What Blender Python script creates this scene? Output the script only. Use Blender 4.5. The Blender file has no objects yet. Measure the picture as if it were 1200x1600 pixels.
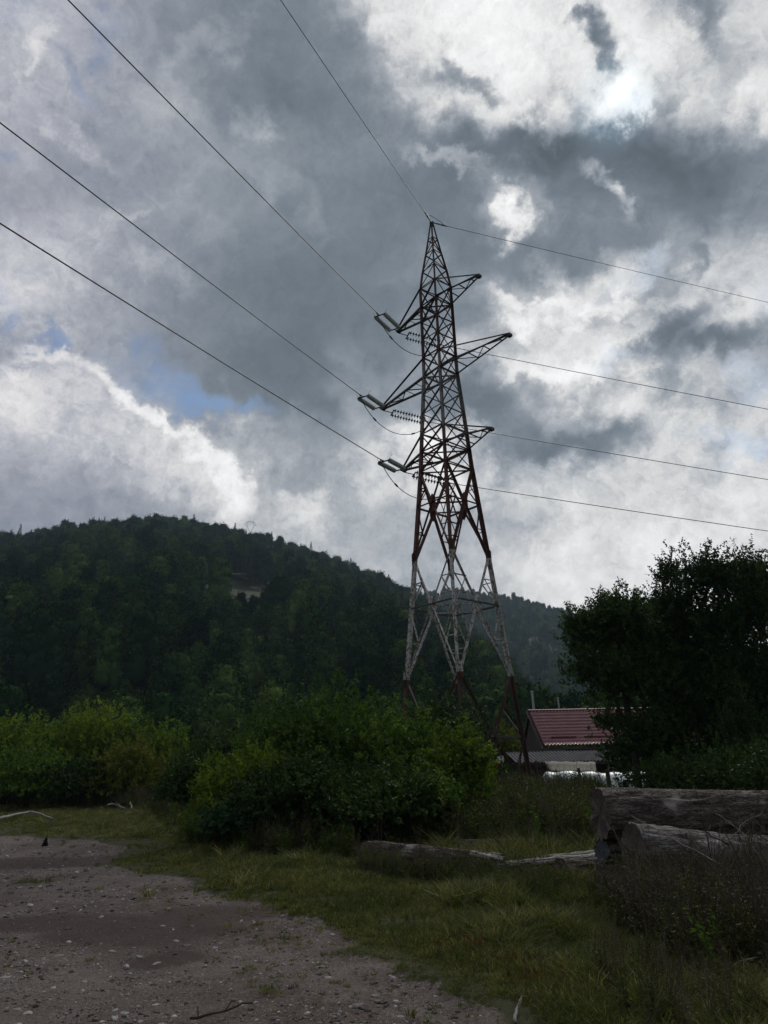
import bpy, bmesh, math, random
import numpy as np
from mathutils import Vector, Matrix
sc = bpy.context.scene
COL = sc.collection
R = math.radians

# ------------------------------------------------------------------ camera
FPX, PITCH, ROLL, EYE = 1080.0, 0.34721, 0.02528, 1.6
cam = bpy.data.cameras.new('camera'); cam.sensor_fit = 'VERTICAL'; cam.sensor_height = 36; cam.lens = 36 * FPX / 1600
cam.clip_start = 0.05; cam.clip_end = 6000
camo = bpy.data.objects.new('camera', cam); COL.objects.link(camo)
camo.matrix_world = Matrix.Translation((0, 0, EYE)) @ Matrix.Rotation(math.pi / 2 + PITCH, 4, 'X') @ Matrix.Rotation(-ROLL, 4, 'Z')
sc.camera = camo
CF = np.array(camo.matrix_world.to_3x3() @ Vector((0, 0, -1)))
CR = np.array(camo.matrix_world.to_3x3() @ Vector((1, 0, 0)))
CU = np.array(camo.matrix_world.to_3x3() @ Vector((0, 1, 0)))

def ray(px, py):
    d = CF + CR * (px - 600) / FPX + CU * (800 - py) / FPX
    return d / np.linalg.norm(d)

def at_dist(px, py, dist):          # point on a sight line at a horizontal distance
    d = ray(px, py); k = dist / math.hypot(d[0], d[1])
    return Vector((d[0] * k, d[1] * k, EYE + d[2] * k))

def on_ground(px, py, z=0.0):
    d = ray(px, py); k = (z - EYE) / d[2]
    return Vector((d[0] * k, d[1] * k, z))

# ------------------------------------------------------------------ world: sky with broken cloud
SUN_DIR = ray(958, 158)
SUN_EL = math.asin(SUN_DIR[2]); SUN_AZ = math.atan2(SUN_DIR[0], SUN_DIR[1])
world = bpy.data.worlds.new('World'); sc.world = world; world.use_nodes = True
nt = world.node_tree; nt.nodes.clear()
def N(t, **k):
    n = nt.nodes.new(t)
    for a, b in k.items(): setattr(n, a, b)
    return n
def M(op, a, b=None, c=None, clamp=False):
    n = N('ShaderNodeMath', operation=op, use_clamp=clamp)
    for i, v in enumerate((a, b, c)):
        if v is None: continue
        if isinstance(v, (int, float)): n.inputs[i].default_value = v
        else: nt.links.new(v, n.inputs[i])
    return n.outputs[0]
def VM(op, a, b=None, scale=None):
    n = N('ShaderNodeVectorMath', operation=op)
    for i, v in enumerate((a, b)):
        if v is None: continue
        if isinstance(v, (tuple, list, np.ndarray)): n.inputs[i].default_value = tuple(float(q) for q in v)
        else: nt.links.new(v, n.inputs[i])
    if scale is not None:
        if isinstance(scale, (int, float)): n.inputs['Scale'].default_value = scale
        else: nt.links.new(scale, n.inputs['Scale'])
    return n.outputs['Value'] if op in ('DOT_PRODUCT', 'LENGTH') else n.outputs[0]
def NOISE(vec, scale, detail=4, rough=.55, color=False):
    n = N('ShaderNodeTexNoise'); n.inputs['Scale'].default_value = scale; n.inputs['Detail'].default_value = detail
    n.inputs['Roughness'].default_value = rough; nt.links.new(vec, n.inputs['Vector'])
    return n.outputs['Color' if color else 'Fac']
def SMOOTH(v, a, b, lo=0., hi=1.):
    n = N('ShaderNodeMapRange', interpolation_type='SMOOTHSTEP'); n.inputs[1].default_value = a; n.inputs[2].default_value = b
    n.inputs[3].default_value = lo; n.inputs[4].default_value = hi; nt.links.new(v, n.inputs[0]); return n.outputs[0]
def lin(s):
    s = s / 255.; return s / 12.92 if s < .04045 else ((s + .055) / 1.055) ** 2.4

tc = N('ShaderNodeTexCoord'); D = VM('NORMALIZE', tc.outputs['Generated'])
fz = M('MAXIMUM', VM('DOT_PRODUCT', D, CF), 0.2)
u = M('DIVIDE', VM('DOT_PRODUCT', D, CR), fz); v = M('DIVIDE', VM('DOT_PRODUCT', D, CU), fz)
n1 = NOISE(D, 5.0, 3, .5, True); n2 = NOISE(D, 17.0, 6, .62, True)
comb = N('ShaderNodeCombineXYZ'); nt.links.new(u, comb.inputs[0]); nt.links.new(v, comb.inputs[1])
w1 = VM('SCALE', VM('SUBTRACT', n1, (.5, .5, .5)), None, .14)
w2 = VM('SCALE', VM('SUBTRACT', n2, (.5, .5, .5)), None, .15)
P = VM('ADD', VM('ADD', comb.outputs[0], w1), w2)
sep = N('ShaderNodeSeparateXYZ'); nt.links.new(P, sep.inputs[0]); U, V = sep.outputs[0], sep.outputs[1]
# cloud brightness over the dome in front: rows of tone (8-bit grey) across directions
ROWS = {
 0:   (165,155,140,125,112,108,108,175,205,214,218,214,202,175,145,180),
 70:  (150,150,140,128,115,105,103,125,188,214,220,212,150,196,130,175),
 150: (150,155,150,150,125,102,100,110,150,165,216,212,190,165,160,205),
 230: (150,140,135,135,128,118,120,114,118,122,116,106,106,102,118,130),
 310: (130,135,128,135,128,115,105,100,106,110,160,100,122,106,112,140),
 390: (150,155,145,125,112,110,102, 98,102,106,102,110,112,132,155,170),
 470: (172,168,145,125,105,103, 96, 98,106,116,138,205,178,165,188,192),
 550: (130,150,155,118,108, 96, 93, 96,106,150,188,208,184,122,126,150),
 620: (180,182,170,152,118, 98, 96,103,140,112,106,146,206,170,166,188),
 690: (150,152,168,196,168,130,128,140,165,198,112,110,118,192,194,192),
 760: (130,130,135,168,200,150,128,168,192,190,172,165,180,186,190,196),
 830: (125,125,125,130,152,165,172,150,150,150,172,196,196,190,190,196),
 900: (130,130,130,135,145,150,150,150,150,162,172,196,208,204,206,200),
 980: (140,140,140,145,150,155,160,165,170,175,180,190,195,195,195,195)}
ys = sorted(ROWS); acc = None; wsum = None
uf = M('MULTIPLY_ADD', U, 1 / 1.1112, 0.5, True)      # 0..1 across the frame
for i, y in enumerate(ys):
    r = N('ShaderNodeValToRGB'); cr = r.color_ramp; cr.interpolation = 'B_SPLINE'
    vals = ROWS[y]
    while len(cr.elements) < 16: cr.elements.new(.5)
    for j in range(16):
        cr.elements[j].position = j / 15.0
    for j in range(16):
        g = lin(vals[j]); cr.elements[j].color = (g, g, g, 1)
    nt.links.new(uf, r.inputs[0])
    vc = (800 - y) / FPX
    up = (ys[i] - ys[i - 1]) / FPX if i else 10.; dn = (ys[i + 1] - ys[i]) / FPX if i < len(ys) - 1 else 10.
    a = SMOOTH(V, vc + up, vc); b = SMOOTH(V, vc - dn, vc)
    w = M('MULTIPLY', a, b)
    t = M('MULTIPLY', r.outputs[0], w)
    acc = t if acc is None else M('ADD', acc, t)
    wsum = w if wsum is None else M('ADD', wsum, w)
tone = M('DIVIDE', acc, M('MAXIMUM', wsum, .05))
def blob(px, py, rx, ry, rot=0, soft=0.35, after=None):
    mp = N('ShaderNodeMapping', vector_type='TEXTURE'); q = P
    if after is not None:      # keeps the patches evaluated one after another (small shader stack)
        ma = N('ShaderNodeVectorMath', operation='MULTIPLY_ADD'); nt.links.new(after, ma.inputs[0]); ma.inputs[1].default_value = (1e-7, 1e-7, 1e-7); nt.links.new(P, ma.inputs[2]); q = ma.outputs[0]
    nt.links.new(q, mp.inputs[0])
    mp.inputs['Location'].default_value = ((px - 600) / FPX, (800 - py) / FPX, 0)
    mp.inputs['Rotation'].default_value = (0, 0, R(rot)); mp.inputs['Scale'].default_value = (rx / FPX, ry / FPX, 1)
    return SMOOTH(VM('LENGTH', mp.outputs[0]), 1 + soft, 1 - soft)
for px, py, rx, ry, rot, amt in [
    (938, 95, 26, 62, 12, .22), (905, 45, 26, 12, 20, .45), (728, 110, 50, 16, -35, .45), (700, 130, 30, 22, 0, .55), (870, 200, 90, 50, 30, .66), (760, 260, 120, 60, 10, .8), (1160, 240, 60, 60, 0, .8), (1055, 215, 110, 55, -12, .66), (1090, 300, 90, 60, 20, .8), (700, 290, 60, 120, 0, .85), (820, 210, 110, 40, 25, .8), (1110, 25, 36, 30, 0, .5),
    (1080, 405, 16, 26, 20, .6), (1030, 540, 130, 26, 42, .45), (1120, 550, 110, 26, 30, .5), (960, 620, 50, 16, 45, .65), (1000, 470, 60, 14, 45, .7), (800, 600, 90, 50, 10, .75), (940, 250, 150, 60, 0, .8),
    (880, 695, 90, 28, -8, .7), (1100, 740, 34, 36, 0, .72), (790, 820, 40, 50, 0, .8)]:
    f = blob(px, py, rx, ry, rot, .7, tone)
    tone = M('MULTIPLY', tone, M('MULTIPLY_ADD', f, amt - 1, 1))
for px, py, rx, ry, rot, amt in [(795, 322, 20, 32, 0, .42), (790, 300, 50, 46, 0, .06), (950, 285, 30, 14, -40, .24), (972, 305, 12, 30, 20, .12), (962, 158, 52, 34, 25, .38), (985, 120, 40, 60, -30, .2), (700, 245, 46, 14, -20, .16), (1020, 60, 60, 40, 0, .12), (1090, 110, 30, 50, 0, .1), (400, 205, 34, 16, -30, .10), (760, 175, 120, 22, -12, .12),
    (830, 470, 60, 16, 0, .3), (880, 570, 70, 14, -20, .22), (955, 600, 40, 50, 20, .2), (335, 735, 20, 60, 25, .32), (240, 640, 90, 14, -38, .32), (80, 560, 60, 14, -18, .25), (20, 600, 40, 30, 0, .15), (60, 90, 50, 12, 60, .12), (130, 230, 60, 12, -40, .1), (180, 330, 40, 10, 30, .08), (330, 70, 60, 16, 50, .06), (440, 300, 60, 20, -40, .05), (560, 600, 30, 60, 20, .05), (640, 420, 40, 30, 0, .04), (250, 420, 60, 18, -30, .07), (480, 800, 40, 20, 0, .15),
    (1030, 860, 60, 20, 0, .14), (880, 850, 20, 50, 0, .14), (715, 690, 50, 30, 0, .25), (730, 740, 16, 40, 10, .22), (940, 490, 40, 12, 0, .2), (620, 60, 50, 60, 0, .1)]:
    f = blob(px, py, rx, ry, rot, .8, tone); tone = M('MULTIPLY_ADD', f, amt, tone)
# outside that part of the sky: the same kind of overcast
g1 = NOISE(D, 2.6, 7, .55)
generic = SMOOTH(g1, .38, .66, lin(98), lin(175))
ins = M('MULTIPLY', SMOOTH(M('ABSOLUTE', u), .95, .52), SMOOTH(M('ABSOLUTE', v), 1.15, .72))
ins = M('MULTIPLY', ins, SMOOTH(VM('DOT_PRODUCT', D, CF), .3, .6))
mixf = N('ShaderNodeMix', data_type='FLOAT'); nt.links.new(ins, mixf.inputs[0]); nt.links.new(generic, mixf.inputs[2]); nt.links.new(tone, mixf.inputs[3])
tone = mixf.outputs[0]
# cloud texture
d1 = NOISE(D, 11, 9, .6); d2 = NOISE(VM('ADD', D, w2), 34, 7, .65)
det = M('ADD', M('MULTIPLY', M('SUBTRACT', d1, .5), 1.3), M('MULTIPLY', M('SUBTRACT', d2, .5), 1.1))
amp = SMOOTH(tone, lin(95), lin(165), .6, .95)
tone = M('MULTIPLY', tone, M('MULTIPLY_ADD', det, amp, 1.0))
# sun behind thin cloud
sd = VM('DOT_PRODUCT', D, SUN_DIR)
glow = SMOOTH(sd, math.cos(R(4.5)), math.cos(R(0.3))); glow = M('POWER', glow, 3)
tone = M('MULTIPLY_ADD', M('MULTIPLY', tone, M('MULTIPLY_ADD', tone, .65, .95)), 1.0, .040)
hi = M('MAXIMUM', M('SUBTRACT', tone, .5), 0.)
tone = M('ADD', M('MINIMUM', tone, .5), M('DIVIDE', M('MULTIPLY', hi, 1.05), M('MULTIPLY_ADD', hi, 1.3, 1.0)))
tone = M('MULTIPLY', M('MAXIMUM', tone, .105), .77)
tint = N('ShaderNodeValToRGB'); te = tint.color_ramp.elements
te[0].position = .12; te[0].color = (.83, 1.0, 1.19, 1); te[1].position = .5; te[1].color = (1.0, 1.0, 1.0, 1)
e = te.new(.27); e.color = (.93, .995, 1.09, 1)
nt.links.new(tone, tint.inputs[0])
cloud = VM('SCALE', tint.outputs[0], None, tone)
# faint mauve on the left, warm near the sun
sky = N('ShaderNodeTexSky', sky_type='NISHITA'); sky.sun_disc = False; sky.sun_elevation = SUN_EL; sky.sun_rotation = SUN_AZ; sky.altitude = 600
blue = VM('MULTIPLY', sky.outputs[0], (.062, .070, .072))
bm = None
for px, py, rx, ry, rot, amt in [(265, 588, 75, 30, -28, .95), (372, 632, 46, 20, 0, .85), (85, 535, 26, 14, 0, .7), (10, 470, 22, 46, 0, .6), (25, 255, 30, 12, 0, .5), (130, 120, 60, 16, -50, .45), (170, 60, 26, 46, 20, .45),
                                 (1192, 450, 26, 40, 0, .5), (990, 170, 46, 12, 35, .7), (960, 585, 30, 12, 0, .35), (1150, 700, 60, 18, 0, .4), (1185, 590, 30, 30, 0, .3), (40, 10, 40, 30, 0, .4), (985, 440, 50, 18, 40, .35)]:
    f = M('MULTIPLY', blob(px, py, rx, ry, rot, .7, tone if bm is None else bm), amt); bm = f if bm is None else M('MAXIMUM', bm, f)
bm = M('MULTIPLY', bm, SMOOTH(d1, .62, .42, .35, 1.0))
mx = N('ShaderNodeMix', data_type='RGBA'); nt.links.new(bm, mx.inputs[0]); nt.links.new(cloud, mx.inputs[6]); nt.links.new(blue, mx.inputs[7])
base = mx.outputs[2]
gl = VM('SCALE', N('ShaderNodeCombineXYZ').outputs[0], None, 0.0)
glc = N('ShaderNodeRGB'); glc.outputs[0].default_value = (.03, .06, .075, 1)
base = VM('ADD', base, VM('SCALE', glc.outputs[0], None, glow))
mauve = N('ShaderNodeRGB'); mauve.outputs[0].default_value = (.012, .004, .016, 1)
base = VM('ADD', base, VM('SCALE', mauve.outputs[0], None, SMOOTH(u, -.15, -.5)))
disc = SMOOTH(sd, math.cos(R(.5)), math.cos(R(.28)))
dc = N('ShaderNodeRGB'); dc.outputs[0].default_value = (.05, .05, .05, 1)
base = VM('ADD', base, VM('SCALE', dc.outputs[0], None, disc))
final = VM('SCALE', base, None, 10.0)
bg = N('ShaderNodeBackground'); bg.inputs[1].default_value = 0.1; nt.links.new(final, bg.inputs[0])
wo = N('ShaderNodeOutputWorld'); nt.links.new(bg.outputs[0], wo.inputs[0])

sl = bpy.data.lights.new('sun', 'SUN'); sl.energy = 1.1; sl.angle = R(12); sl.color = (1, .95, .86)
so = bpy.data.objects.new('sun', sl); COL.objects.link(so)
so.rotation_euler = Vector(SUN_DIR).to_track_quat('Z', 'Y').to_euler()
vs = sc.view_settings; vs.view_transform = 'Standard'; vs.look = 'None'; vs.exposure = 0.5; vs.gamma = 1; vs.use_curve_mapping = False

# ------------------------------------------------------------------ helpers
rng = np.random.default_rng(7); random.seed(7)
def tag(o, label=None, cat=None, group=None, kind=None):
    for k, val in (('label', label), ('category', cat), ('group', group), ('kind', kind)):
        if val: o[k] = val
    return o
def empty(name, loc=(0, 0, 0), rz=0):
    o = bpy.data.objects.new(name, None); COL.objects.link(o); o.location = loc; o.rotation_euler = (0, 0, rz); o.empty_display_size = .3; return o
def link(name, me, mat=None, parent=None):
    o = bpy.data.objects.new(name, me); COL.objects.link(o)
    if mat and not me.materials: me.materials.append(mat)
    if parent: o.parent = parent
    return o
def copy_tree(o, parent=None):
    c = o.copy(); COL.objects.link(c); c.parent = parent
    for ch in [x for x in bpy.data.objects if x.parent == o]: copy_tree(ch, c)
    return c
def mesh_np(name, V_, F_, attrs=None, smooth=False, mat=None):
    """V (n,3), F (m,k) array of equal polygons (k 3 or 4)"""
    me = bpy.data.meshes.new(name); V_ = np.asarray(V_, np.float32); F_ = np.asarray(F_, np.int32)
    me.vertices.add(len(V_)); me.vertices.foreach_set('co', V_.ravel())
    k = F_.shape[1]
    me.loops.add(F_.size); me.loops.foreach_set('vertex_index', F_.ravel())
    me.polygons.add(len(F_)); me.polygons.foreach_set('loop_start', np.arange(0, F_.size, k, dtype=np.int32))
    if attrs:
        for nme, arr in attrs.items():
            a = me.attributes.new(nme, 'FLOAT', 'POINT'); a.data.foreach_set('value', np.asarray(arr, np.float32))
    if smooth: me.polygons.foreach_set('use_smooth', np.ones(len(F_), bool))
    me.update(calc_edges=True)
    if mat: me.materials.append(mat)
    return me
class MB:
    def __init__(s): s.v = []; s.f = []
    def add(s, v, f):
        o = len(s.v); s.v += [tuple(q) for q in v]; s.f += [tuple(i + o for i in q) for q in f]
    def box(s, c, d, rot=None):
        vs_ = [Vector((x * d[0] / 2, y * d[1] / 2, z * d[2] / 2)) for x in (-1, 1) for y in (-1, 1) for z in (-1, 1)]
        if rot is not None: vs_ = [rot @ q for q in vs_]
        s.add([q + Vector(c) for q in vs_], [(0, 1, 3, 2), (4, 6, 7, 5), (0, 4, 5, 1), (2, 3, 7, 6), (0, 2, 6, 4), (1, 5, 7, 3)])
    def angle(s, p, q, w, n, th=None):
        """rolled steel angle from p to q, flanges along n and n x axis"""
        p, q, n = Vector(p), Vector(q), Vector(n); a = (q - p).normalized(); n = (n - a * n.dot(a)).normalized(); t = a.cross(n)
        th = th or max(w * .14, .008)
        sec = [(0, 0), (w, 0), (w, th), (th, th), (th, w), (0, w)]
        vs_ = [b + n * i + t * j for b in (p, q) for i, j in sec]
        s.add(vs_, [(i, (i + 1) % 6, (i + 1) % 6 + 6, i + 6) for i in range(6)] + [(0, 5, 4, 3), (0, 3, 2, 1), (6, 7, 8, 9), (6, 9, 10, 11)])
    def tube(s, pts, rads, n=8, cap=True):
        pts = [Vector(p) for p in pts]; o = len(s.v); prev = None
        for i, p in enumerate(pts):
            t = (pts[min(i + 1, len(pts) - 1)] - pts[max(i - 1, 0)]).normalized()
            if prev is None: x = t.orthogonal().normalized()
            else: x = (prev - t * prev.dot(t)).normalized()
            prev = x; y = t.cross(x); r = rads[i] if hasattr(rads, '__len__') else rads
            for k in range(n):
                a = 2 * math.pi * k / n; s.v.append(tuple(p + (x * math.cos(a) + y * math.sin(a)) * r))
        for i in range(len(pts) - 1):
            for k in range(n):
                s.f.append((o + i * n + k, o + i * n + (k + 1) % n, o + (i + 1) * n + (k + 1) % n, o + (i + 1) * n + k))
        if cap: s.f.append(tuple(o + k for k in reversed(range(n)))); s.f.append(tuple(o + (len(pts) - 1) * n + k for k in range(n)))
    def lathe(s, prof, M_, n=10):
        o = len(s.v)
        for r, z in prof:
            for k in range(n):
                a = 2 * math.pi * k / n; s.v.append(tuple(M_ @ Vector((r * math.cos(a), r * math.sin(a), z))))
        for i in range(len(prof) - 1):
            for k in range(n): s.f.append((o + i * n + k, o + i * n + (k + 1) % n, o + (i + 1) * n + (k + 1) % n, o + (i + 1) * n + k))
    def mesh(s, name='m', smooth=False):
        me = bpy.data.meshes.new(name); me.from_pydata(s.v, [], s.f)
        if smooth: me.polygons.foreach_set('use_smooth', np.ones(len(me.polygons), bool))
        me.update(); return me
    def build(s, name, mat, parent=None, smooth=False): return link(name, s.mesh(name, smooth), mat, parent)

def vnoise(x, y, seed=0):
    xi = np.floor(x).astype(np.int64); yi = np.floor(y).astype(np.int64); fx = x - xi; fy = y - yi
    fx = fx * fx * (3 - 2 * fx); fy = fy * fy * (3 - 2 * fy)
    def h(a, b):
        n = (a * 374761393 + b * 668265263 + seed * 982451653) & 0x7fffffff
        n = ((n ^ (n >> 13)) * 1274126177) & 0x7fffffff; n = n ^ (n >> 16); return (n & 0xffff) / 65535.
    return (h(xi, yi) * (1 - fx) + h(xi + 1, yi) * fx) * (1 - fy) + (h(xi, yi + 1) * (1 - fx) + h(xi + 1, yi + 1) * fx) * fy
def fbm(x, y, seed=0, o=4):
    s = 0; a = .5; 
    for i in range(o): s = s + a * (vnoise(x, y, seed + i) - .5); x = x * 2.03 + 7.1; y = y * 2.03 + 3.7; a *= .5
    return s          # about -.4 .. .4
def sstep(a, b, x):
    t = np.clip((x - a) / (b - a), 0, 1); return t * t * (3 - 2 * t)

def ground_h(x, y):
    x = np.asarray(x, float); y = np.asarray(y, float)
    r = np.hypot(x, y)
    h = -0.8 * sstep(21, 34, y) * sstep(-5, 2, x) + .10 * fbm(x / 2.5, y / 2.5, 3, 4) * sstep(2, 6, r) + .035 * fbm(x / .45, y / .45, 9, 3)
    bank = sstep(12.5, 17, y) * sstep(23, 18.5, y) * sstep(1.2, 3, x) * sstep(8, 5.5, x)      # low overgrown rise behind the logs
    return h + .35 * bank
def gh(x, y): return float(ground_h(x, y))

# ------------------------------------------------------------------ materials
def new_mat(name):
    m = bpy.data.materials.new(name); m.use_nodes = True; n = m.node_tree.nodes; n.clear(); return m
def mat_nodes(m):
    t = m.node_tree
    def nn(ty, **k):
        n = t.nodes.new(ty)
        for a, b in k.items():
            if a == 'i':
                for kk, vv in b.items():
                    if hasattr(vv, 'is_linked') or isinstance(vv, bpy.types.NodeSocket): t.links.new(vv, n.inputs[kk])
                    else: n.inputs[kk].default_value = vv
            else: setattr(n, a, b)
        return n
    return t, nn
def c4(c): return (c[0], c[1], c[2], 1)
def ramp(nn, fac, stops):
    r = nn('ShaderNodeValToRGB', i={0: fac}); e = r.color_ramp.elements
    while len(e) < len(stops): e.new(.5)
    for el, (p, c) in zip(e, stops): el.position = p
    for el, (p, c) in zip(e, stops): el.color = c4(c)
    return r.outputs[0]
def surface(name, stops, scale=4, detail=6, rough=.85, bump=.3, bscale=None, coord='Object', metallic=0, spec=.3, bdist=.02, stretch=None):
    m = new_mat(name); t, nn = mat_nodes(m)
    tcn = nn('ShaderNodeTexCoord'); vec = tcn.outputs[coord]
    if stretch: vec = nn('ShaderNodeMapping', i={0: vec, 'Scale': stretch}).outputs[0]
    nz = nn('ShaderNodeTexNoise', i={'Vector': vec, 'Scale': scale, 'Detail': detail, 'Roughness': .65})
    col = ramp(nn, nz.outputs[0], stops)
    nb = nn('ShaderNodeTexNoise', i={'Vector': vec, 'Scale': bscale or scale * 4, 'Detail': 5, 'Roughness': .6})
    b = nn('ShaderNodeBump', i={'Strength': bump, 'Distance': bdist, 'Height': nb.outputs[0]})
    p = nn('ShaderNodeBsdfPrincipled', i={'Base Color': col, 'Roughness': rough, 'Metallic': metallic, 'Specular IOR Level': spec, 'Normal': b.outputs[0]})
    nn('ShaderNodeOutputMaterial', i={0: p.outputs[0]})
    return m
def leaf_mat(name, cols, transl=.35, spec=.25, inst_var=.5, patch=0.0):
    """cols: dark -> light leaf colours, picked per shoot/leaf and per plant"""
    m = new_mat(name); t, nn = mat_nodes(m)
    at = nn('ShaderNodeAttribute', attribute_name='var'); oi = nn('ShaderNodeObjectInfo')
    f = nn('ShaderNodeMath', operation='MULTIPLY_ADD', i={0: oi.outputs['Random'], 1: inst_var, 2: at.outputs['Fac']})
    f = nn('ShaderNodeMath', operation='SUBTRACT', i={0: f.outputs[0], 1: inst_var / 2})
    fo = f.outputs[0]
    if patch:
        g = nn('ShaderNodeNewGeometry'); nz = nn('ShaderNodeTexNoise', i={'Vector': g.outputs['Position'], 'Scale': .9, 'Detail': 3.})
        fo = nn('ShaderNodeMath', operation='MULTIPLY_ADD', i={0: nn('ShaderNodeMath', operation='SUBTRACT', i={0: nz.outputs[0], 1: .5}).outputs[0], 1: patch, 2: fo}).outputs[0]
    col = ramp(nn, fo, [(i / (len(cols) - 1), c) for i, c in enumerate(cols)])
    p = nn('ShaderNodeBsdfPrincipled', i={'Base Color': col, 'Roughness': .6, 'Specular IOR Level': spec})
    tcol = nn('ShaderNodeMix', data_type='RGBA', blend_type='MULTIPLY', i={0: 1., 6: col, 7: (1.25, 1.35, .55, 1)})
    tr = nn('ShaderNodeBsdfTranslucent', i={0: tcol.outputs[2]})
    mx_ = nn('ShaderNodeMixShader', i={0: transl, 1: p.outputs[0], 2: tr.outputs[0]})
    nn('ShaderNodeOutputMaterial', i={0: mx_.outputs[0]})
    return m
LEAF_BRIGHT = leaf_mat('leaf_yellow_green', [(.044, .080, .014), (.084, .136, .018), (.135, .19, .022), (.20, .25, .032)], .35, .12)
LEAF_MID = leaf_mat('leaf_green', [(.022, .050, .013), (.044, .090, .018), (.080, .138, .022), (.13, .19, .028)], .3, .12)
LEAF_TEAL = leaf_mat('leaf_cool_green', [(.014, .038, .018), (.022, .058, .026), (.036, .082, .034)], .25, .15)  # cool green, darkened so the colour carries the shade on the low front bush
LEAF_OLIVE = leaf_mat('leaf_rusty_olive', [(.052, .070, .016), (.10, .115, .022), (.16, .165, .028)], .3, .1)
LEAF_DARK = leaf_mat('leaf_dark_green', [(.011, .028, .010), (.024, .050, .014), (.052, .092, .022)], .2, .12)
LEAF_HILL = leaf_mat('wood_crown', [(.005, .016, .008), (.013, .036, .012), (.030, .064, .018), (.075, .115, .03)], .0, .0, 1.1)
NEEDLE = leaf_mat('conifer_needles', [(.005, .014, .009), (.008, .020, .011), (.012, .028, .014)], .05, .08, .5)
GRASS = leaf_mat('grass_blades', [(.038, .054, .018), (.078, .092, .027), (.135, .138, .042), (.28, .245, .125)], .3, .1, .5, 1.0)
WEED = leaf_mat('weed_leaves', [(.030, .040, .016), (.055, .065, .022), (.085, .085, .032), (.13, .115, .06)], .25, .1, .5, .8)
DRY = leaf_mat('dry_stalks', [(.035, .028, .02), (.10, .085, .06), (.24, .21, .15)], .1, .1, .5)
RUSTGRASS = leaf_mat('rusty_dock', [(.07, .03, .012), (.11, .05, .02), (.14, .075, .03)], .2, .1)
FLOWER = surface('pale_flower', [(.3, (.45, .42, .32)), (.7, (.6, .58, .45))], 20)
BARK = surface('bark', [(.3, (.022, .018, .015)), (.6, (.045, .038, .03)), (.8, (.08, .07, .058))], 9, bump=.8, coord='Object')
DEADWOOD = surface('bleached_dead_wood', [(.3, (.12, .11, .10)), (.6, (.26, .245, .225)), (.8, (.42, .40, .37))], 8, bump=.5)

def steel_mat(name, bands):
    """painted lattice steel: colour bands by height, worn through to rust"""
    m = new_mat(name); t, nn = mat_nodes(m)
    g = nn('ShaderNodeNewGeometry'); sp = nn('ShaderNodeSeparateXYZ', i={0: g.outputs['Position']})
    nz = nn('ShaderNodeTexNoise', i={'Vector': g.outputs['Position'], 'Scale': 2.2, 'Detail': 6., 'Roughness': .7})
    zz = nn('ShaderNodeMath', operation='MULTIPLY_ADD', i={0: nz.outputs[0], 1: .35, 2: sp.outputs[2]})
    fr = nn('ShaderNodeMapRange', i={0: zz.outputs[0], 1: 0., 2: 32.})
    r = nn('ShaderNodeValToRGB', i={0: fr.outputs[0]}); r.color_ramp.interpolation = 'CONSTANT'; e = r.color_ramp.elements
    while len(e) < len(bands): e.new(.5)
    for el, (z, c) in zip(e, bands): el.position = z / 32.
    for el, (z, c) in zip(e, bands): el.color = c4(c)
    rust = ramp(nn, nz.outputs[0], [(.3, (.05, .018, .010)), (.7, (.11, .042, .02))])
    n2_ = nn('ShaderNodeTexNoise', i={'Vector': g.outputs['Position'], 'Scale': 7., 'Detail': 8., 'Roughness': .75})
    msk = nn('ShaderNodeMapRange', interpolation_type='SMOOTHSTEP', i={0: n2_.outputs[0], 1: .46, 2: .60})
    mm = nn('ShaderNodeMix', data_type='RGBA', i={0: msk.outputs[0], 6: r.outputs[0], 7: rust})
    p = nn('ShaderNodeBsdfPrincipled', i={'Base Color': mm.outputs[2], 'Roughness': .65, 'Specular IOR Level': .3})
    nn('ShaderNodeOutputMaterial', i={0: p.outputs[0]}); return m
S, TD = 32.0, 32.0     # tower scale and horizontal distance
def TZ(z): return z * S + EYE
RED, WHT, DRK, GRY = (.080, .034, .028), (.42, .425, .40), (.028, .020, .020), (.17, .17, .165)
STEEL = steel_mat('painted_lattice_steel', [(0, (.035, .026, .021)), (TZ(.093), (.060, .030, .024)), (TZ(.113), WHT), (TZ(.285), RED), (TZ(.492), GRY), (TZ(.629), (.05, .018, .016))])
STEEL_ARM = surface('dark_arm_steel', [(.3, (.035, .032, .032)), (.7, (.085, .068, .062))], 5, rough=.6, coord='Object')
CABLE = surface('weathered_aluminium_cable', [(.3, (.035, .037, .04)), (.7, (.06, .062, .066))], 30, rough=.5, metallic=.3)
FITTING = surface('galvanised_fitting', [(.3, (.03, .03, .03)), (.7, (.07, .07, .07))], 12, rough=.5, metallic=.4)
gm = new_mat('green_glass_disc'); t_, nn_ = mat_nodes(gm)
p_ = nn_('ShaderNodeBsdfPrincipled', i={'Base Color': (.50, .56, .52, 1), 'Roughness': .12, 'Specular IOR Level': .6, 'Transmission Weight': .35, 'IOR': 1.45})
nn_('ShaderNodeOutputMaterial', i={0: p_.outputs[0]}); GLASS = gm
dm = surface('dark_porcelain_disc', [(.3, (.02, .018, .018)), (.7, (.04, .034, .032))], 20, rough=.25, bump=0)

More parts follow.
